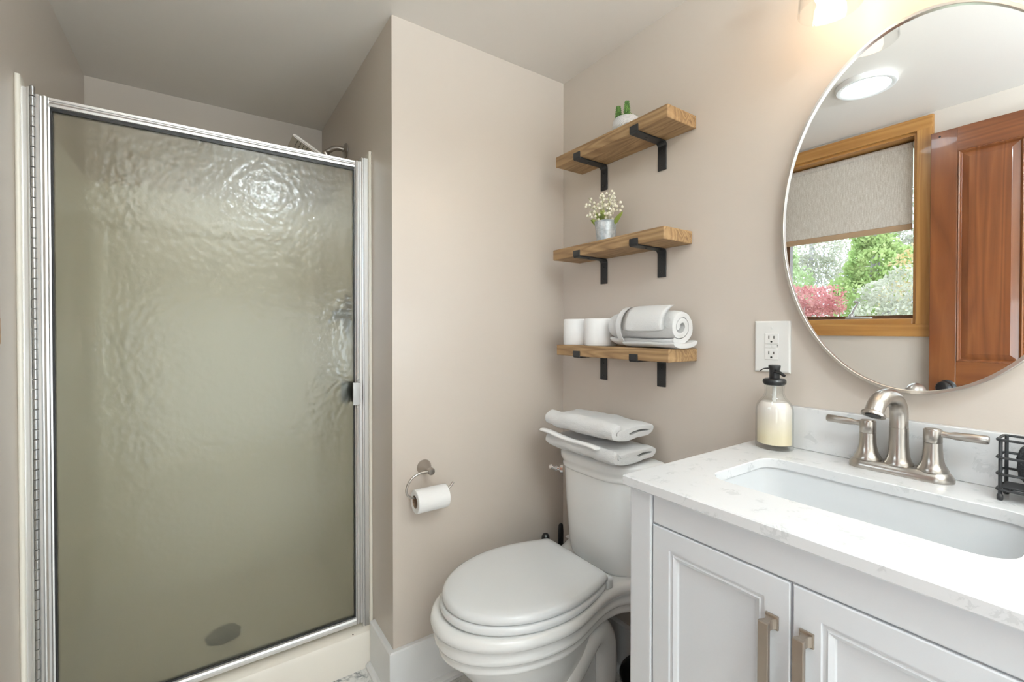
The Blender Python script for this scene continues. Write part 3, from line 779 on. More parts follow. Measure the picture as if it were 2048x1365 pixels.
for k in range(17):
    yy = [-.088, -.070, -.050, -.034, -.018, -.004, .008, .020, .032, .048, .064, .080, -.058, -.012, .026, .058, .0][k]
    hh = [.060, .052, .088, .108, .094, .122, .104, .118, .090, .100, .082, .066, .034, .062, .058, .040, .078][k]
    xx = rnd.uniform(-.050, .015)
    P0 = top + Vector((xx * .2, yy * .22, -.004)); P2 = top + Vector((xx, yy, hh)); P1 = (P0 + P2) / 2 + Vector((0, -yy * .18, .014))
    c = catmull([P0, P1, P2], 6); b = new(); tube(b, c, .0006, 5); sprig = obj('flower_stem', b, 'stem_green', bk)
    b = new()
    for q in range(7):
        t_ = .40 + .60 * q / 6; p = c[min(int(t_ * (len(c) - 1)), len(c) - 1)] + Vector((rnd.uniform(-.009, .009), (.0095 if q % 2 else -.0095) * rnd.uniform(.5, 1.2) * (1.1 - t_ * .6), rnd.uniform(-.007, .005)))
        lathe(b, [(.0008, .0044), (.0030, .0036), (.0044, .0008), (.0043, -.0020), (.0034, -.0038), (.001, -.0042)], p, n=9)
    obj('blossoms', b, 'blossom_white', sprig, smooth=True)

# spare rolls standing on the lowest shelf
def spare_roll(name, label, cx_, cy_):
    t_ = thing(name, label, 'toilet paper', (cx_, cy_, 1.1345), 'spare paper rolls on the lowest shelf')
    b = new(); R_ = .0545
    pr_ = [(.021, 0), (R_ - .002, 0), (R_, .002), (R_ - .0004, .05), (R_, .090), (R_ - .003, .093), (.021, .093), (.021, 0)]
    lathe(b, pr_, (cx_, cy_, 1.1347), n=56, cap0=False, cap1=False)
    for v in b.verts:
        nv = noise.noise(v.co * 30); d = Vector((v.co.x - cx_, v.co.y - cy_, 0))
        if d.length > .03: v.co += d.normalized() * nv * .0012
    obj('paper', b, 'paper', t_, smooth=True, angle=50)
    b = new(); lathe(b, [(.021, .001), (.021, .0925), (.0200, .0925), (.0200, .001), (.021, .001)], (cx_, cy_, 1.1347), n=28, cap0=False, cap1=False); obj('cardboard_core', b, 'cardboard', t_, smooth=True)
spare_roll('toilet_paper_roll', 'white paper roll standing at the wall corner end of the lowest shelf', 1.134, 1.2255)
spare_roll('toilet_paper_roll', 'white paper roll standing on the lowest shelf next to the rolled towel', 1.134, 1.1155)

# ------------------------------------------------------------------ towels
def strip_section(path, th):
    """closed outline around a centre line (2-D)"""
    P = [Vector(p) for p in path]; L_, R_ = [], []
    for i, p in enumerate(P):
        a = P[max(i - 1, 0)]; b_ = P[min(i + 1, len(P) - 1)]; t_ = (b_ - a).normalized(); nn = Vector((-t_.y, t_.x))
        e = min(i, len(P) - 1 - i); w_ = th / 2 * (1 if e > 1 else (.55, .88)[e])
        L_.append(p + nn * w_); R_.append(p - nn * w_)
    return [tuple(p) for p in L_] + [tuple(p) for p in reversed(R_)]
def rolled(a0, b0, th, turns, n=90, phase=0, sq=2.0):
    out = []
    for i in range(n + 1):
        th_ = phase + 2 * PI * turns * i / n; k = i / n * turns * th * 1.02
        a = max(a0 - k, th * .5); b_ = max(b0 - k, th * .32)
        c, s_ = math.cos(th_), math.sin(th_)
        out.append((a * math.copysign(abs(c) ** (2 / sq), c), b_ * math.copysign(abs(s_) ** (2 / sq), s_)))
    return out
def towel_mesh(section, y0, y1, cx_, cz_, seed, amp, ny=56, round_=.02, puff=0.0):
    bm = new(); rings = []
    for i in range(ny + 1):
        t_ = i / ny; y = y0 + (y1 - y0) * (.5 - .5 * math.cos(PI * t_))
        e = min(y - y0, y1 - y); k = 1.0 if e > round_ else math.sqrt(max(0, 1 - (1 - e / round_) ** 2)) * .16 + .84
        k *= 1 + puff * (math.sin(PI * t_) - .6)
        rings.append([(cx_ + u * (.985 + .015 * min(k, 1)), y, cz_ + v * k) for u, v in section])
    loft(bm, rings, False, False)
    bm.verts.ensure_lookup_table(); n_ = len(section)
    for o_ in (0, n_ * ny):
        for i in range(n_ // 2 - 1): bm.faces.new([bm.verts[o_ + k] for k in (i, i + 1, n_ - 2 - i, n_ - 1 - i)])
    bm.normal_update()
    mv = []
    for v in bm.verts:
        q = v.co * 14 + Vector((seed, seed * 2, 0)); q2 = v.co * 48 + Vector((seed, 0, seed)); q3 = v.co * 170
        mv.append(Vector((noise.noise(q), noise.noise(q + Vector((9, 0, 0))) * .8, noise.noise(q + Vector((0, 7, 0))))) * amp + Vector((noise.noise(q2), noise.noise(q2 + Vector((0, 5, 0))) * .6, noise.noise(q2 + Vector((3, 0, 0))))) * amp * .35 + v.normal * noise.noise(q3) * .0013)
    for v, d in zip(bm.verts, mv): v.co += d
    return bm
def flatten(bm, zmin):
    for v in bm.verts: v.co.z = max(v.co.z, zmin)
    return bm
# rolled towel on the lowest shelf
rt = thing('rolled_towel', 'white rolled towel lying on the lowest wooden shelf', 'towel', (1.134, .915, 1.1345))
sec = strip_section([(x, z) for x, z in rolled(.052, .053, .0195, 1.95, phase=-2.3)], .0172)
b = flatten(towel_mesh(sec, .792, 1.034, 1.130, 1.1985, 3, .0035, round_=.055), 1.1348); obj('roll', b, 'towel', rt, smooth=True, subsurf=1, angle=180)
sec = strip_section([(-.050, .006), (-.03, -.001), (.0, -.003), (.03, -.002), (.050, .004), (.062, .012)], .016)
b = flatten(towel_mesh(sec, .782, .97, 1.130, 1.1450, 8, .003, round_=.03), 1.1348); obj('bottom_layer', b, 'towel', rt, smooth=True, subsurf=1, angle=180)
b = new(); ar = [math.radians(d) for d in range(95, 200, 7)]
rg = []
for a in ar:
    rg.append([(1.130 + math.cos(a) * r_, y, 1.1985 + math.sin(a) * r_) for y, r_ in ((.797, .0660), (.965, .0650), (.967, .0618), (.797, .0618))])
loft(b, rg)
for v in b.verts: v.co += Vector((noise.noise(v.co * 18), 0, noise.noise(v.co * 18 + Vector((5, 0, 0))))) * .002
lab(obj('overlap', b, 'towel', rt, smooth=True, subsurf=1, angle=180), 'outer flap with straight hem edge')
b = new()
rg = []
for a in [math.radians(d) for d in range(100, 262, 8)]:
    rg.append([(1.130 + math.cos(a) * r_, y, 1.1985 + math.sin(a) * r_) for y, r_ in ((.966, .0628), (.984, .0628), (.985, .0605), (.966, .0605))])
loft(b, rg); obj('woven_band', b, 'towel', rt, smooth=True)
# two folded bath towels on the tank
def folded(label, z0, hgt, x0, x1, y0, y1, seed, phase, sag):
    t_ = thing('folded_towel', label, 'towel', ((x0 + x1) / 2, (y0 + y1) / 2, z0), 'folded bath towels on the toilet tank')
    a0 = (x1 - x0) / 2; thk = hgt / 4.1
    sec_ = strip_section(rolled(a0 - thk / 2, hgt / 2 - thk / 2, thk * 1.14, 1.36, 110, phase, 2.7), thk * .97)
    b = flatten(towel_mesh(sec_, y0, y1, (x0 + x1) / 2, z0 + hgt / 2, seed, .0058, round_=.022, puff=.16), z0 + .0004)
    obj('towel_folds', b, 'towel', t_, smooth=True, subsurf=1, angle=180); return t_
t1 = folded('white folded bath towel lying directly on the tank lid, below another', .7722, .070, .986, 1.190, .916, 1.240, 4, 2.5, 0)
folded('white folded bath towel on top of the stack over the toilet tank', .8420, .074, .984, 1.188, .922, 1.238, 15, 2.2, 0)
b = new(); rg = []
for i in range(22):
    t_ = i / 21; y = 1.262 - .285 * t_; z = .8385 - .012 * t_ + .0025 * math.sin(t_ * 9); x = .985 - .002 * math.sin(t_ * 7)
    rg.append([(x + .020, y, z + .003), (x - .006, y, z + .004), (x - .010, y, z - .001), (x - .006, y, z - .010), (x + .020, y, z - .006)])
loft(b, rg); lab(obj('hem_edge', b, 'towel_hem', t1, smooth=True, subsurf=1, angle=180), 'flat woven hem poking out of the folds')

# ------------------------------------------------------------------ vanity
CZ = .900; CX0, CY0, CY1 = .690, -.012, .617
va = thing('vanity_cabinet', 'white painted two-door vanity cabinet under the quartz top', 'cabinet', (.95, .30, 0))
VX = .700; VY0, VY1 = .002, .606
b = new()
box(b, VX + .010, XW - .002, VY0 + .012, VY1 - .012, .10, CZ - .1605)            # carcass below the bowl
box(b, VX + .010, XW - .002, VY1 - .030, VY1 - .012, CZ - .1605, CZ - .0225)     # side panels up to the top
box(b, VX + .010, XW - .002, VY0 + .012, VY0 + .030, CZ - .1605, CZ - .0225)
box(b, VX + .010, VX + .030, VY0 + .030, VY1 - .030, CZ - .1605, CZ - .0225)
obj('carcass', b, 'vanity_paint', va)
for y0, y1 in ((VY1 - .050, VY1), (VY0, VY0 + .050)):
    b = new(); box(b, VX, VX + .046, y0, y1, .0, CZ - .0215, .003); obj('corner_post', b, 'vanity_paint', va)
for y0, y1 in ((VY1 - .046, VY1), (VY0, VY0 + .046)):
    b = new(); box(b, XW - .050, XW - .004, y0, y1, .0, .10, .003); obj('back_foot', b, 'vanity_paint', va)
ry0, ry1 = VY0 + .053, VY1 - .053
for z0, z1 in ((CZ - .0765, CZ - .0215), (.10, .140)):
    obj('face_rail', bx(VX + .004, VX + .026, ry0, ry1, z0, z1, .0015), 'vanity_paint', va)
ym = (ry0 + ry1) / 2 + .004
def vdoor(y0, y1, hy):
    b = new(); f_ = VX + .002
    panel_loft(b, y0, y1, .143, CZ - .0795, [(0, f_ + .020), (0, f_ + .0015), (.0015, f_), (.036, f_), (.0375, f_ + .003), (.042, f_ + .003), (.0445, f_ + .001), (.051, f_ + .0045), (.0535, f_ + .0095), (.056, f_ + .0095)])
    d = obj('door', b, 'vanity_paint', va)
    b = new(); hz0, hz1 = .615, .762; T = .0105
    box(b, f_ - .030, f_ - .0225, hy - .0075, hy + .0075, hz0, hz1, .0012)
    for zc_ in (hz0 + .0085, hz1 - .0085):
        pr_ = []
        loft(b, [[(x, hy + sy * w_, zc_ + sz * .0075) for sy, sz in ((-1, -1), (1, -1), (1, 1), (-1, 1))] for x, w_ in ((f_ - .0226, .0072), (f_ - .016, .0040), (f_ - .010, .0046), (f_ - .0045, .0078), (f_ - .0035, .0078))])
        box(b, f_ - .0040, f_, hy - .0095, hy + .0095, zc_ - .0105, zc_ + .0105, .001)
    obj('handle', b, 'handle_metal', d)
vdoor(ym + .002, ry1, ym + .026)
vdoor(ry0, ym - .002, ym - .021)

ct = thing('countertop', 'white veined quartz countertop with backsplash on the vanity', 'countertop', (.95, .30, CZ))
SX0, SX1, SY0, SY1 = .822, 1.064, .106, .518
def ringhole(zt_, zb_, hole):
    """slab with a hole: outer rectangle resampled to the angles of the hole"""
    n = len(hole); cx_ = (SX0 + SX1) / 2; cy_ = (SY0 + SY1) / 2
    outer = []
    X1_, Y0_, Y1_ = XW - .0008, CY0, CY1
    corners = [(X1_, Y1_), (CX0, Y1_), (CX0, Y0_), (X1_, Y0_)]
    out = []
    for x, y in hole:
        dx, dy_ = x - cx_, y - cy_
        ts = []
        if abs(dx) > 1e-9: ts.append(((X1_ if dx > 0 else CX0) - cx_) / dx)
        if abs(dy_) > 1e-9: ts.append(((Y1_ if dy_ > 0 else Y0_) - cy_) / dy_)
        t_ = min(ts); out.append([cx_ + dx * t_, cy_ + dy_ * t_])
    for c in corners:
        i = min(range(n), key=lambda k: (out[k][0] - c[0]) ** 2 + (out[k][1] - c[1]) ** 2); out[i] = list(c)
    bm = new(); r_ = .002
    def R3(pts, z): return [(x, y, z) for x, y in pts]
    def ins(pts, d): return [(min(max(x, CX0 + d), X1_ - d), min(max(y, Y0_ + d), Y1_ - d)) for x, y in pts]
    seqs = [R3(hole, zb_), R3(hole, zt_ - .0015), R3(offs(hole, .0012), zt_), R3(ins(out, r_), zt_), R3(out, zt_ - r_), R3(out, zb_ + r_), R3(ins(out, r_), zb_), R3(hole, zb_)]
    loft(bm, seqs, False, False); bmesh.ops.remove_doubles(bm, verts=bm.verts, dist=1e-6); return bm
hole = rrect(SX0, SX1, SY0, SY1, .042, 8)
# add straight-side samples so that the slab corners fan evenly
def densify(poly, step=.03):
    out = []
    for i, p in enumerate(poly):
        q = poly[(i + 1) % len(poly)]; d = math.hypot(q[0] - p[0], q[1] - p[1]); k = max(1, int(d / step))
        for j in range(k): out.append((p[0] + (q[0] - p[0]) * j / k, p[1] + (q[1] - p[1]) * j / k))
    return out
hole = densify(hole)
obj('slab', ringhole(CZ, CZ - .020, hole), 'quartz', ct, smooth=True, angle=30)
obj('backsplash', bx(XW - .0185, XW - .0008, CY0, .575, CZ + .0003, CZ + .1015, .0015), 'quartz', ct)
sk = thing('sink_basin', 'white rectangular undermount sink set into the quartz countertop', 'sink', ((SX0 + SX1) / 2, (SY0 + SY1) / 2, CZ - .15))
b = new()
zt = CZ - .0205
seqs = [(.018, zt), (.004, zt), (.004, zt - .004), (.001, zt - .02), (-.006, zt - .08), (-.018, zt - .108), (-.045, zt - .122), (-.09, zt - .128), (-.105, zt - .129)]
seqs2 = [(-.105, zt - .137), (-.04, zt - .130), (-.008, zt - .112), (.006, zt - .08), (.012, zt - .02), (.018, zt - .006), (.018, zt)]
loft(b, [[(x, y, z) for x, y in offs(hole, d)] for d, z in seqs + seqs2], False, False)
b2 = [(x, y) for x, y in offs(hole, -.105)]
vs = [b.verts.new((x, y, zt - .129)) for x, y in b2]; b.faces.new(vs)
bmesh.ops.remove_doubles(b, verts=b.verts, dist=1e-6)
obj('basin', b, 'sink_china', sk, smooth=True, angle=50)
b = lathe(new(), [(.022, 0), (.022, .003), (.018, .004), (.002, .002)], ((SX0 + SX1) / 2 + .02, (SY0 + SY1) / 2, zt - .1285), n=28); obj('drain_ring', b, 'nickel', sk, smooth=True)

# faucet
FX, FY = 1.158, .309
fa = thing('faucet', 'brushed nickel two-handle faucet behind the sink', 'faucet', (FX, FY, CZ))
b = new()
def stadium(hl_, r, n=14):
    return [(r * math.cos(a), hl_ + r * math.sin(a)) for a in [PI * i / n for i in range(n + 1)]] + [(r * math.cos(a), -hl_ + r * math.sin(a)) for a in [PI + PI * i / n for i in range(n + 1)]]
rg = []
for r, z in ((.0270, .0003), (.0275, .003), (.0268, .008), (.0245, .013), (.0215, .0165), (.0205, .0180), (.0195, .0185)):
    rg.append([(FX + x, FY + y, CZ + z) for x, y in stadium(.056, r)])
loft(b, rg); obj('base_plate', b, 'nickel', fa, smooth=True, angle=50)
b = lathe(new(), [(.0235, .0178), (.0235, .021), (.0205, .026), (.0175, .037), (.0160, .055), (.0156, .075), (.0156, .092), (.0150, .0925)], (FX, FY, CZ), n=36); obj('spout_column', b, 'nickel', fa, smooth=True)
b = new()
pth = catmull([(FX, FY, CZ + .090), (FX, FY, CZ + .112), (FX - .004, FY, CZ + .132), (FX - .020, FY + .001, CZ + .150), (FX - .044, FY + .003, CZ + .158), (FX - .072, FY + .006, CZ + .157), (FX - .092, FY + .008, CZ + .148), (FX - .102, FY + .009, CZ + .137), (FX - .105, FY + .0095, CZ + .132), (FX - .108, FY + .010, CZ + .126)], 6)
nn_ = len(pth) - 1
rad = []
for i in range(nn_ + 1):
    t_ = i / nn_
    rad.append(.0150 if t_ < .86 else .0150 + .0042 * min(1, (t_ - .86) / .06))
tube(b, pth, rad, 28); sp_ = obj('spout', b, 'nickel', fa, smooth=True, angle=50)
dirn = (pth[-1] - pth[-2]).normalized(); RA = Vector((0, 0, 1)).rotation_difference(dirn).to_matrix()
b = lathe(new(), [(.0125, -.001), (.0125, .0012), (.002, .0006)], pth[-1], n=24, rot=RA); obj('aerator', b, 'slot_dark', sp_, smooth=True)
for s_ in (1, -1):
    cy_ = FY + s_ * .0515
    b = lathe(new(), [(.0240, .0178), (.0240, .0215), (.0215, .026), (.0175, .034), (.0152, .046), (.0142, .062), (.0140, .0725)], (FX, cy_, CZ), n=36); hb_ = obj('valve_body', b, 'nickel', fa, smooth=True)
    b = lathe(new(), [(.0138, .0729), (.0143, .0735), (.0143, .096), (.0138, .0975), (.0120, .0980), (.0115, .0992), (.002, .0994)], (FX, cy_, CZ), n=36); hh_ = obj('handle_cap', b, 'nickel', fa, smooth=True)
    b = new(); z = CZ + .0905
    tube(b, [(FX, cy_ + s_ * .012, z), (FX, cy_ + s_ * .018, z), (FX, cy_ + s_ * .024, z), (FX, cy_ + s_ * .032, z + .0003), (FX, cy_ + s_ * .055, z + .0008), (FX, cy_ + s_ * .073, z + .0012), (FX, cy_ + s_ * .0755, z + .0012)], [.0066, .0056, .0056, .0074, .0080, .0082, .0066], 18); obj('lever', b, 'nickel', hh_, smooth=True)

# soap dispenser
SC = Vector((1.150, .546, CZ + .0003))
sp2 = thing('soap_dispenser', 'glass soap bottle of cream liquid with black pump on the counter', 'soap dispenser', SC)
outer = [(.034, 0), (.0375, .002), (.0380, .006), (.0380, .090), (.0372, .100), (.0335, .111), (.027, .120), (.0225, .126), (.0200, .134), (.0195, .146), (.0205, .150), (.0205, .154), (.0185, .156)]
inner = [(.0165, .156), (.0170, .134), (.0195, .125), (.0240, .118), (.0310, .109), (.0350, .099), (.0355, .090), (.0355, .013), (.033, .0115), (.001, .0115)]
b = lathe(new(), outer + inner, SC, n=44, sx=.95, sy=1.1); obj('bottle', b, 'bottle_glass', sp2, smooth=True)
b = lathe(new(), [(.001, .0118), (.0325, .0118), (.0351, .0135), (.0351, .089), (.0346, .0985), (.0306, .1085), (.026, .114), (.002, .114)], SC, n=44, sx=.95, sy=1.1); obj('liquid_soap', b, 'soap_liquid', sp2, smooth=True)
b = lathe(new(), [(.0045, .03), (.0045, .156)], SC, n=12); obj('dip_tube', b, 'white_plastic', sp2, smooth=True)
b = lathe(new(), [(.021, .1545), (.0245, .158), (.0258, .163), (.0245, .168), (.020, .1705), (.0115, .171), (.0115, .191), (.0125, .195), (.0135, .199), (.0130, .2025), (.010, .2035), (.001, .2035)], SC, n=32); pm = obj('pump', b, 'black_plastic', sp2, smooth=True, angle=60)
b = new(); tube(b, catmull([SC + Vector((-.004, .004, .188)), SC + Vector((-.013, -.016, .187)), SC + Vector((-.020, -.032, .180))], 5), [.0042, .0040, .0034], 10); obj('nozzle', b, 'black_plastic', pm, smooth=True)
b = new(); tube(b, catmull([SC + Vector((-.004, .008, .195)), SC + Vector((-.008, .022, .193)), SC + Vector((-.009, .031, .186))], 5), [.004, .0030, .0022], 10, flat=.5); obj('trigger', b, 'black_plastic', pm, smooth=True)

# wire caddy with scrubber
KX0, KX1, KY0, KY1 = 1.112, 1.170, .035, .166
wc = thing('wire_caddy', 'black wire caddy on four feet beside the faucet', 'caddy', ((KX0 + KX1) / 2, (KY0 + KY1) / 2, CZ))
def rect_loop(x0, x1, y0, y1, z, r=.006):
    return [(x, y, z) for x, y in rrect(x0, x1, y0, y1, r, 4)]
for zz in (.103, .073, .045):
    b = new(); tube(b, rect_loop(KX0, KX1, KY0, KY1, CZ + zz), .0022, 8, closed=True); obj('wire_loop', b, 'black_iron', wc, smooth=True)
b = new(); tube(b, rect_loop(KX0, KX1, KY0, KY1, CZ + .0185), .0024, 8, closed=True)
for i in range(1, 8): tube(b, [(KX0, KY0 + (KY1 - KY0) * i / 8, CZ + .0185), (KX1, KY0 + (KY1 - KY0) * i / 8, CZ + .0185)], .0016, 6)
obj('bottom_frame', b, 'black_iron', wc, smooth=True)
obj('tray', bx(KX0 + .004, KX1 - .004, KY0 + .004, KY1 - .004, CZ + .0205, CZ + .0235, .001), 'black_iron', wc)
for x in (KX0 + .0035, KX1 - .0035):
    for y in (KY0 + .004, KY1 - .004):
        b = new(); tube(b, [(x, y, CZ + .006), (x, y, CZ + .102)], .0026, 8); pt = obj('post', b, 'black_iron', wc, smooth=True)
        b = lathe(new(), [(.003, .0004), (.0042, .002), (.0042, .008), (.003, .011)], (x, y, CZ), n=12); obj('foot', b, 'black_plastic', pt, smooth=True)
sc_ = thing('scrub_sponge', 'dark grey fuzzy scrubber standing in the wire caddy', 'sponge', (1.141, .112, CZ + .024))
b = new(); t = bmesh.new(); bmesh.ops.create_icosphere(t, subdivisions=4, radius=1)
for v in t.verts:
    q = v.co.copy(); s_ = 1 + .07 * noise.noise(q * 9) + .05 * noise.noise(q * 22)
    v.co = Vector((1.141 + math.copysign(abs(q.x) ** .7, q.x) * .018 * s_, .112 + math.copysign(abs(q.y) ** .7, q.y) * .034 * s_, CZ + .0635 + math.copysign(abs(q.z) ** .75, q.z) * .0385 * s_))
merge(b, t); flatten(b, CZ + .0238); obj('pad', b, 'scrubber', sc_, smooth=True)

# ------------------------------------------------------------------ outlet
OY, OZ = .579, 1.146
ol = thing('wall_outlet', 'white oversized outlet plate on the wall above the soap bottle', 'outlet', (XW, OY, OZ))
b = new(); panel_loft(b, OY - .0435, OY + .0435, OZ - .066, OZ + .066, [(0, XW - .0004), (0, XW - .004), (.0015, XW - .0058), (.004, XW - .0066), (.01, XW - .0066)]); obj('cover_plate', b, 'white_plastic', ol)
b = new()
for z0, z1 in ((.007, .0335), (-.0335, -.0045)): box(b, XW - .0086, XW - .0060, OY - .0168, OY + .0168, OZ + z0, OZ + z1, .0012)
box(b, XW - .0080, XW - .0060, OY + .0008, OY + .0168, OZ - .0030, OZ + .0056, .0006); box(b, XW - .0080, XW - .0060, OY - .0120, OY, OZ - .0030, OZ + .0056, .0006)
dv = obj('receptacle', b, 'white_plastic', ol)
b = new(); xs_ = XW - .0092
for zc_ in (.0240, -.0160):
    box(b, xs_, xs_ + .0012, OY + .0052, OY + .0072, OZ + zc_ - .0040, OZ + zc_ + .0040); box(b, xs_, xs_ + .0012, OY - .0072, OY - .0052, OZ + zc_ - .0034, OZ + zc_ + .0034)
    lathe(b, [(.0025, 0), (.0025, .0008)], (xs_ + .0008, OY, OZ + zc_ - .0112), '-X', 14)
for zz in (.0032, .0000): box(b, XW - .0078, XW - .0062, OY - .0150, OY - .0135, OZ + zz - .0008, OZ + zz + .0008)
obj('slot', b, 'slot_dark', dv)
for zz in (.048, -.048):
    b = lathe(new(), [(.0032, 0), (.0030, .0008), (.001, .0012)], (XW - .0065, OY, OZ + zz), '-X', 14); obj('screw', b, 'white_plastic', ol, smooth=True)

# ------------------------------------------------------------------ oval mirror
MY, MZ, MA, MB = .2965, 1.4435, .2462, .3775
mi = thing('oval_mirror', 'large oval mirror with thin nickel frame above the faucet', 'mirror', (XW, MY, MZ))
def ell(d, x, n=128): return [(x, MY + (MA + d) * math.cos(2 * PI * i / n), MZ + (MB + d) * math.sin(2 * PI * i / n)) for i in range(n)]
b = new(); loft(b, [ell(.001, XW - .019), ell(.001, XW - .0215)]); obj('mirror_glass', b, 'mirror_silver', mi)
b = new(); loft(b, [ell(.0, XW - .0215), ell(.0, XW - .0265), ell(.0008, XW - .0275), ell(.0058, XW - .0275), ell(.0068, XW - .0265), ell(.0068, XW - .0006), ell(-.02, XW - .0006), ell(-.02, XW - .0188), ell(.0, XW - .0188), ell(.0, XW - .0215)], False, False)
bmesh.ops.remove_doubles(b, verts=b.verts, dist=1e-6); obj('frame', b, 'mirror_frame_metal', mi, smooth=True, angle=30)

# ------------------------------------------------------------------ vanity light over the mirror
vl = thing('vanity_light', 'two-bulb vanity light with clear glass shades above the mirror', 'wall light', (XW, MY, 2.03))
b = new(); box(b, XW - .020, XW - .0008, MY - .20, MY + .20, 2.005, 2.075, .004); obj('back_plate', b, 'nickel', vl)
for ly in (MY + .112, MY - .112):
    lx = 1.085
    b = new(); tube(b, catmull([(XW - .018, ly, 2.04), (1.14, ly, 2.042), (lx + .006, ly, 2.035), (lx, ly, 2.012)], 6), .007, 12)
    lathe(b, [(.018, 1.985), (.022, 1.990), (.022, 2.010), (.010, 2.018)], (lx, ly, 0), n=24); obj('arm', b, 'nickel', vl, smooth=True)
    b = new(); lathe(b, [(.0225, 1.992), (.034, 1.986), (.045, 1.968), (.052, 1.935), (.0555, 1.895), (.0575, 1.862), (.0555, 1.862), (.0535, 1.895), (.050, 1.935), (.043, 1.967), (.033, 1.984), (.0225, 1.990)], (lx, ly, 0), n=44, cap0=False, cap1=False); obj('glass_shade', b, 'shade_glass', vl, smooth=True)
    b = lathe(new(), [(.0012, 1.868), (.012, 1.870), (.022, 1.878), (.0275, 1.892), (.0265, 1.910), (.018, 1.932), (.013, 1.950), (.012, 1.985)], (lx, ly, 0), n=28); obj('bulb', b, 'bulb_glow', vl, smooth=True)

# ------------------------------------------------------------------ flush ceiling light
def flush_light(LX, LY, label, glow):
    cl = thing('ceiling_light', label, 'ceiling light', (LX, LY, ZC), 'flush ceiling lights')
    b = lathe(new(), [(.100, .0003), (.100, .016), (.097, .021), (.086, .022), (.080, .019), (.080, .010), (.02, .010)], (LX, LY, ZC), '-Z', 56, cap1=True); obj('trim_ring', b, 'light_ring', cl, smooth=True)
    b = lathe(new(), [(.0795, .0104), (.0795, .0195), (.01, .0215)], (LX, LY, ZC), '-Z', 56); obj('light_diffuser', b, glow, cl, smooth=True, angle=30)
flush_light(.165, .705, 'round flush white ceiling light, seen reflected in the mirror', 'diffuser')
flush_light(.37, -.36, 'added flush ceiling light unseen behind the camera, mirrored as a bright patch in the shower glass', 'rear_fill_diffuser')  # second fixture added to brighten the room and the shower glass

# ------------------------------------------------------------------ garden outside the window
struct('ground', bx(-60, -1.2, -30, 50, -.7, -.5), 'lawn')
def leafy(name, label, cat, base, crown_mat, blobs, n, leaf, trunk_pts, tr, seed):
    r_ = random.Random(seed)
    t_ = thing(name, label, cat, base, 'trees and shrubs outside the window')
    b = new(); c = catmull(trunk_pts, 5); tube(b, c, [tr, tr * .35], 8)
    for k in range(9):
        p = c[int(len(c) * (.35 + .6 * r_.random()))  % len(c)]; bl = r_.choice(blobs); q = Vector(bl[0]) + Vector([r_.uniform(-.6, .6) * bl[1][i] for i in range(3)])
        tube(b, catmull([p, (p + q) / 2 + Vector((0, 0, -.1)), q], 4), [tr * .35, tr * .08], 6)
    obj('trunk', b, 'bark', t_, smooth=True)
    b = new(); tot = sum(bl[2] for bl in blobs)
    for bl in blobs:
        for k in range(int(n * bl[2] / tot)):
            while True:
                q = Vector([r_.uniform(-1, 1) for _ in range(3)])
                if .25 < q.length < 1: break
            q = q * (q.length ** -.35)
            p = Vector(bl[0]) + Vector([q[i] * bl[1][i] for i in range(3)]); p += Vector([noise.noise(p * 1.7 + Vector((i * 7, 0, 0))) * .25 for i in range(3)])
            d = Vector([r_.gauss(0, 1) for _ in range(3)]).normalized(); e = d.orthogonal().normalized(); s_ = leaf * r_.uniform(.6, 1.3)
            vs_ = [b.verts.new(p + d * s_), b.verts.new(p + e * s_ * .5), b.verts.new(p - d * s_), b.verts.new(p - e * s_ * .5)]
            b.faces.new(vs_)
    o = obj('crown', b, crown_mat, t_); return t_
GZ = -.5
leafy('maple_tree', 'red leaved maple low in the window view', 'tree', (-10, 5.6, GZ), 'leaves_red', [((-10, 5.5, 1.55), (1.0, .85, .42), 1.0), ((-10.2, 5.0, 1.9), (.8, .6, .35), .6), ((-9.8, 6.1, 1.3), (.7, .6, .4), .5)], 5200, .045, [(-10, 5.5, GZ), (-10, 5.4, .6), (-10, 5.5, 1.6)], .10, 1)
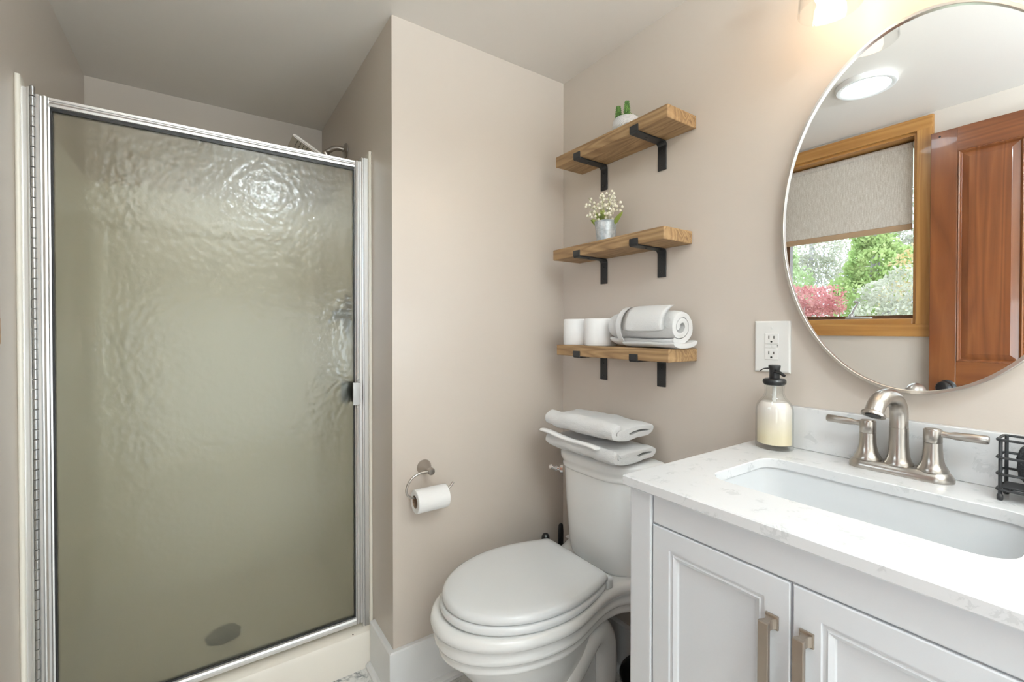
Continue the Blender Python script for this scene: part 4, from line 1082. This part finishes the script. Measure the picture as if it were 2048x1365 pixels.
leafy('evergreen_tree', 'light green bushy evergreen in the middle of the window view', 'tree', (-14, 5.6, GZ), 'leaves_pine', [((-14, 5.05, 2.0), (1.1, 1.05, 1.0), 1.2), ((-14, 4.9, 3.1), (1.0, .8, .85), 1.0), ((-14, 4.95, 4.1), (.7, .5, .8), .5), ((-13.6, 4.8, 1.4), (.9, .8, .8), .6)], 9000, .075, [(-14, 5.0, GZ), (-14, 5.0, 2), (-14, 4.95, 4.2)], .14, 2)
leafy('shrub', 'grey green wispy shrub at the door end of the window view', 'shrub', (-9, 3.6, GZ), 'leaves_grey', [((-9, 3.3, 1.2), (.9, .7, .7), 1.0), ((-9.3, 3.0, 1.9), (.8, .6, .6), .7)], 3600, .045, [(-9, 3.3, GZ), (-9, 3.3, .6), (-9, 3.2, 1.6)], .07, 4)
leafy('amber_tree', 'sparse amber leaved branches behind the wispy shrub', 'tree', (-11.4, 3.6, GZ), 'leaves_amber', [((-11.4, 3.55, 1.95), (.7, .5, .40), 1.0), ((-11.4, 3.1, 2.7), (.7, .7, .6), .7)], 1500, .05, [(-11.4, 3.5, GZ), (-11.4, 3.45, 1.4), (-11.4, 3.35, 2.9)], .11, 6)
leafy('olive_tree', 'yellow green tree behind the red maple', 'tree', (-17, 9.0, GZ), 'leaves_olive', [((-17, 9.0, 2.6), (1.3, 1.3, 1.3), 1.0), ((-17, 9.2, 4.2), (.9, .8, .9), .5)], 4200, .08, [(-17, 9, GZ), (-17, 9, 2), (-17, 9.1, 4.2)], .15, 8)
for k, (x, y, hgt, lb) in enumerate(((-22, 9.8, 8, 'tall bare grey tree behind the olive one'), (-27, 9.2, 9, 'tall bare grey tree behind the evergreen'), (-19, 4.9, 8, 'tall bare grey tree behind the amber branches'))):
    leafy('bare_tree', lb, 'tree', (x, y, GZ), 'leaves_grey', [((x, y, 3.2), (1.8, 1.7, 1.6), 1.0), ((x, y + .3, 5.2), (1.4, 1.4, 1.6), .6)], 5200, .085, [(x, y, GZ), (x + .1, y, 2.5), (x, y + .15, hgt * .8)], .16, 20 + k)
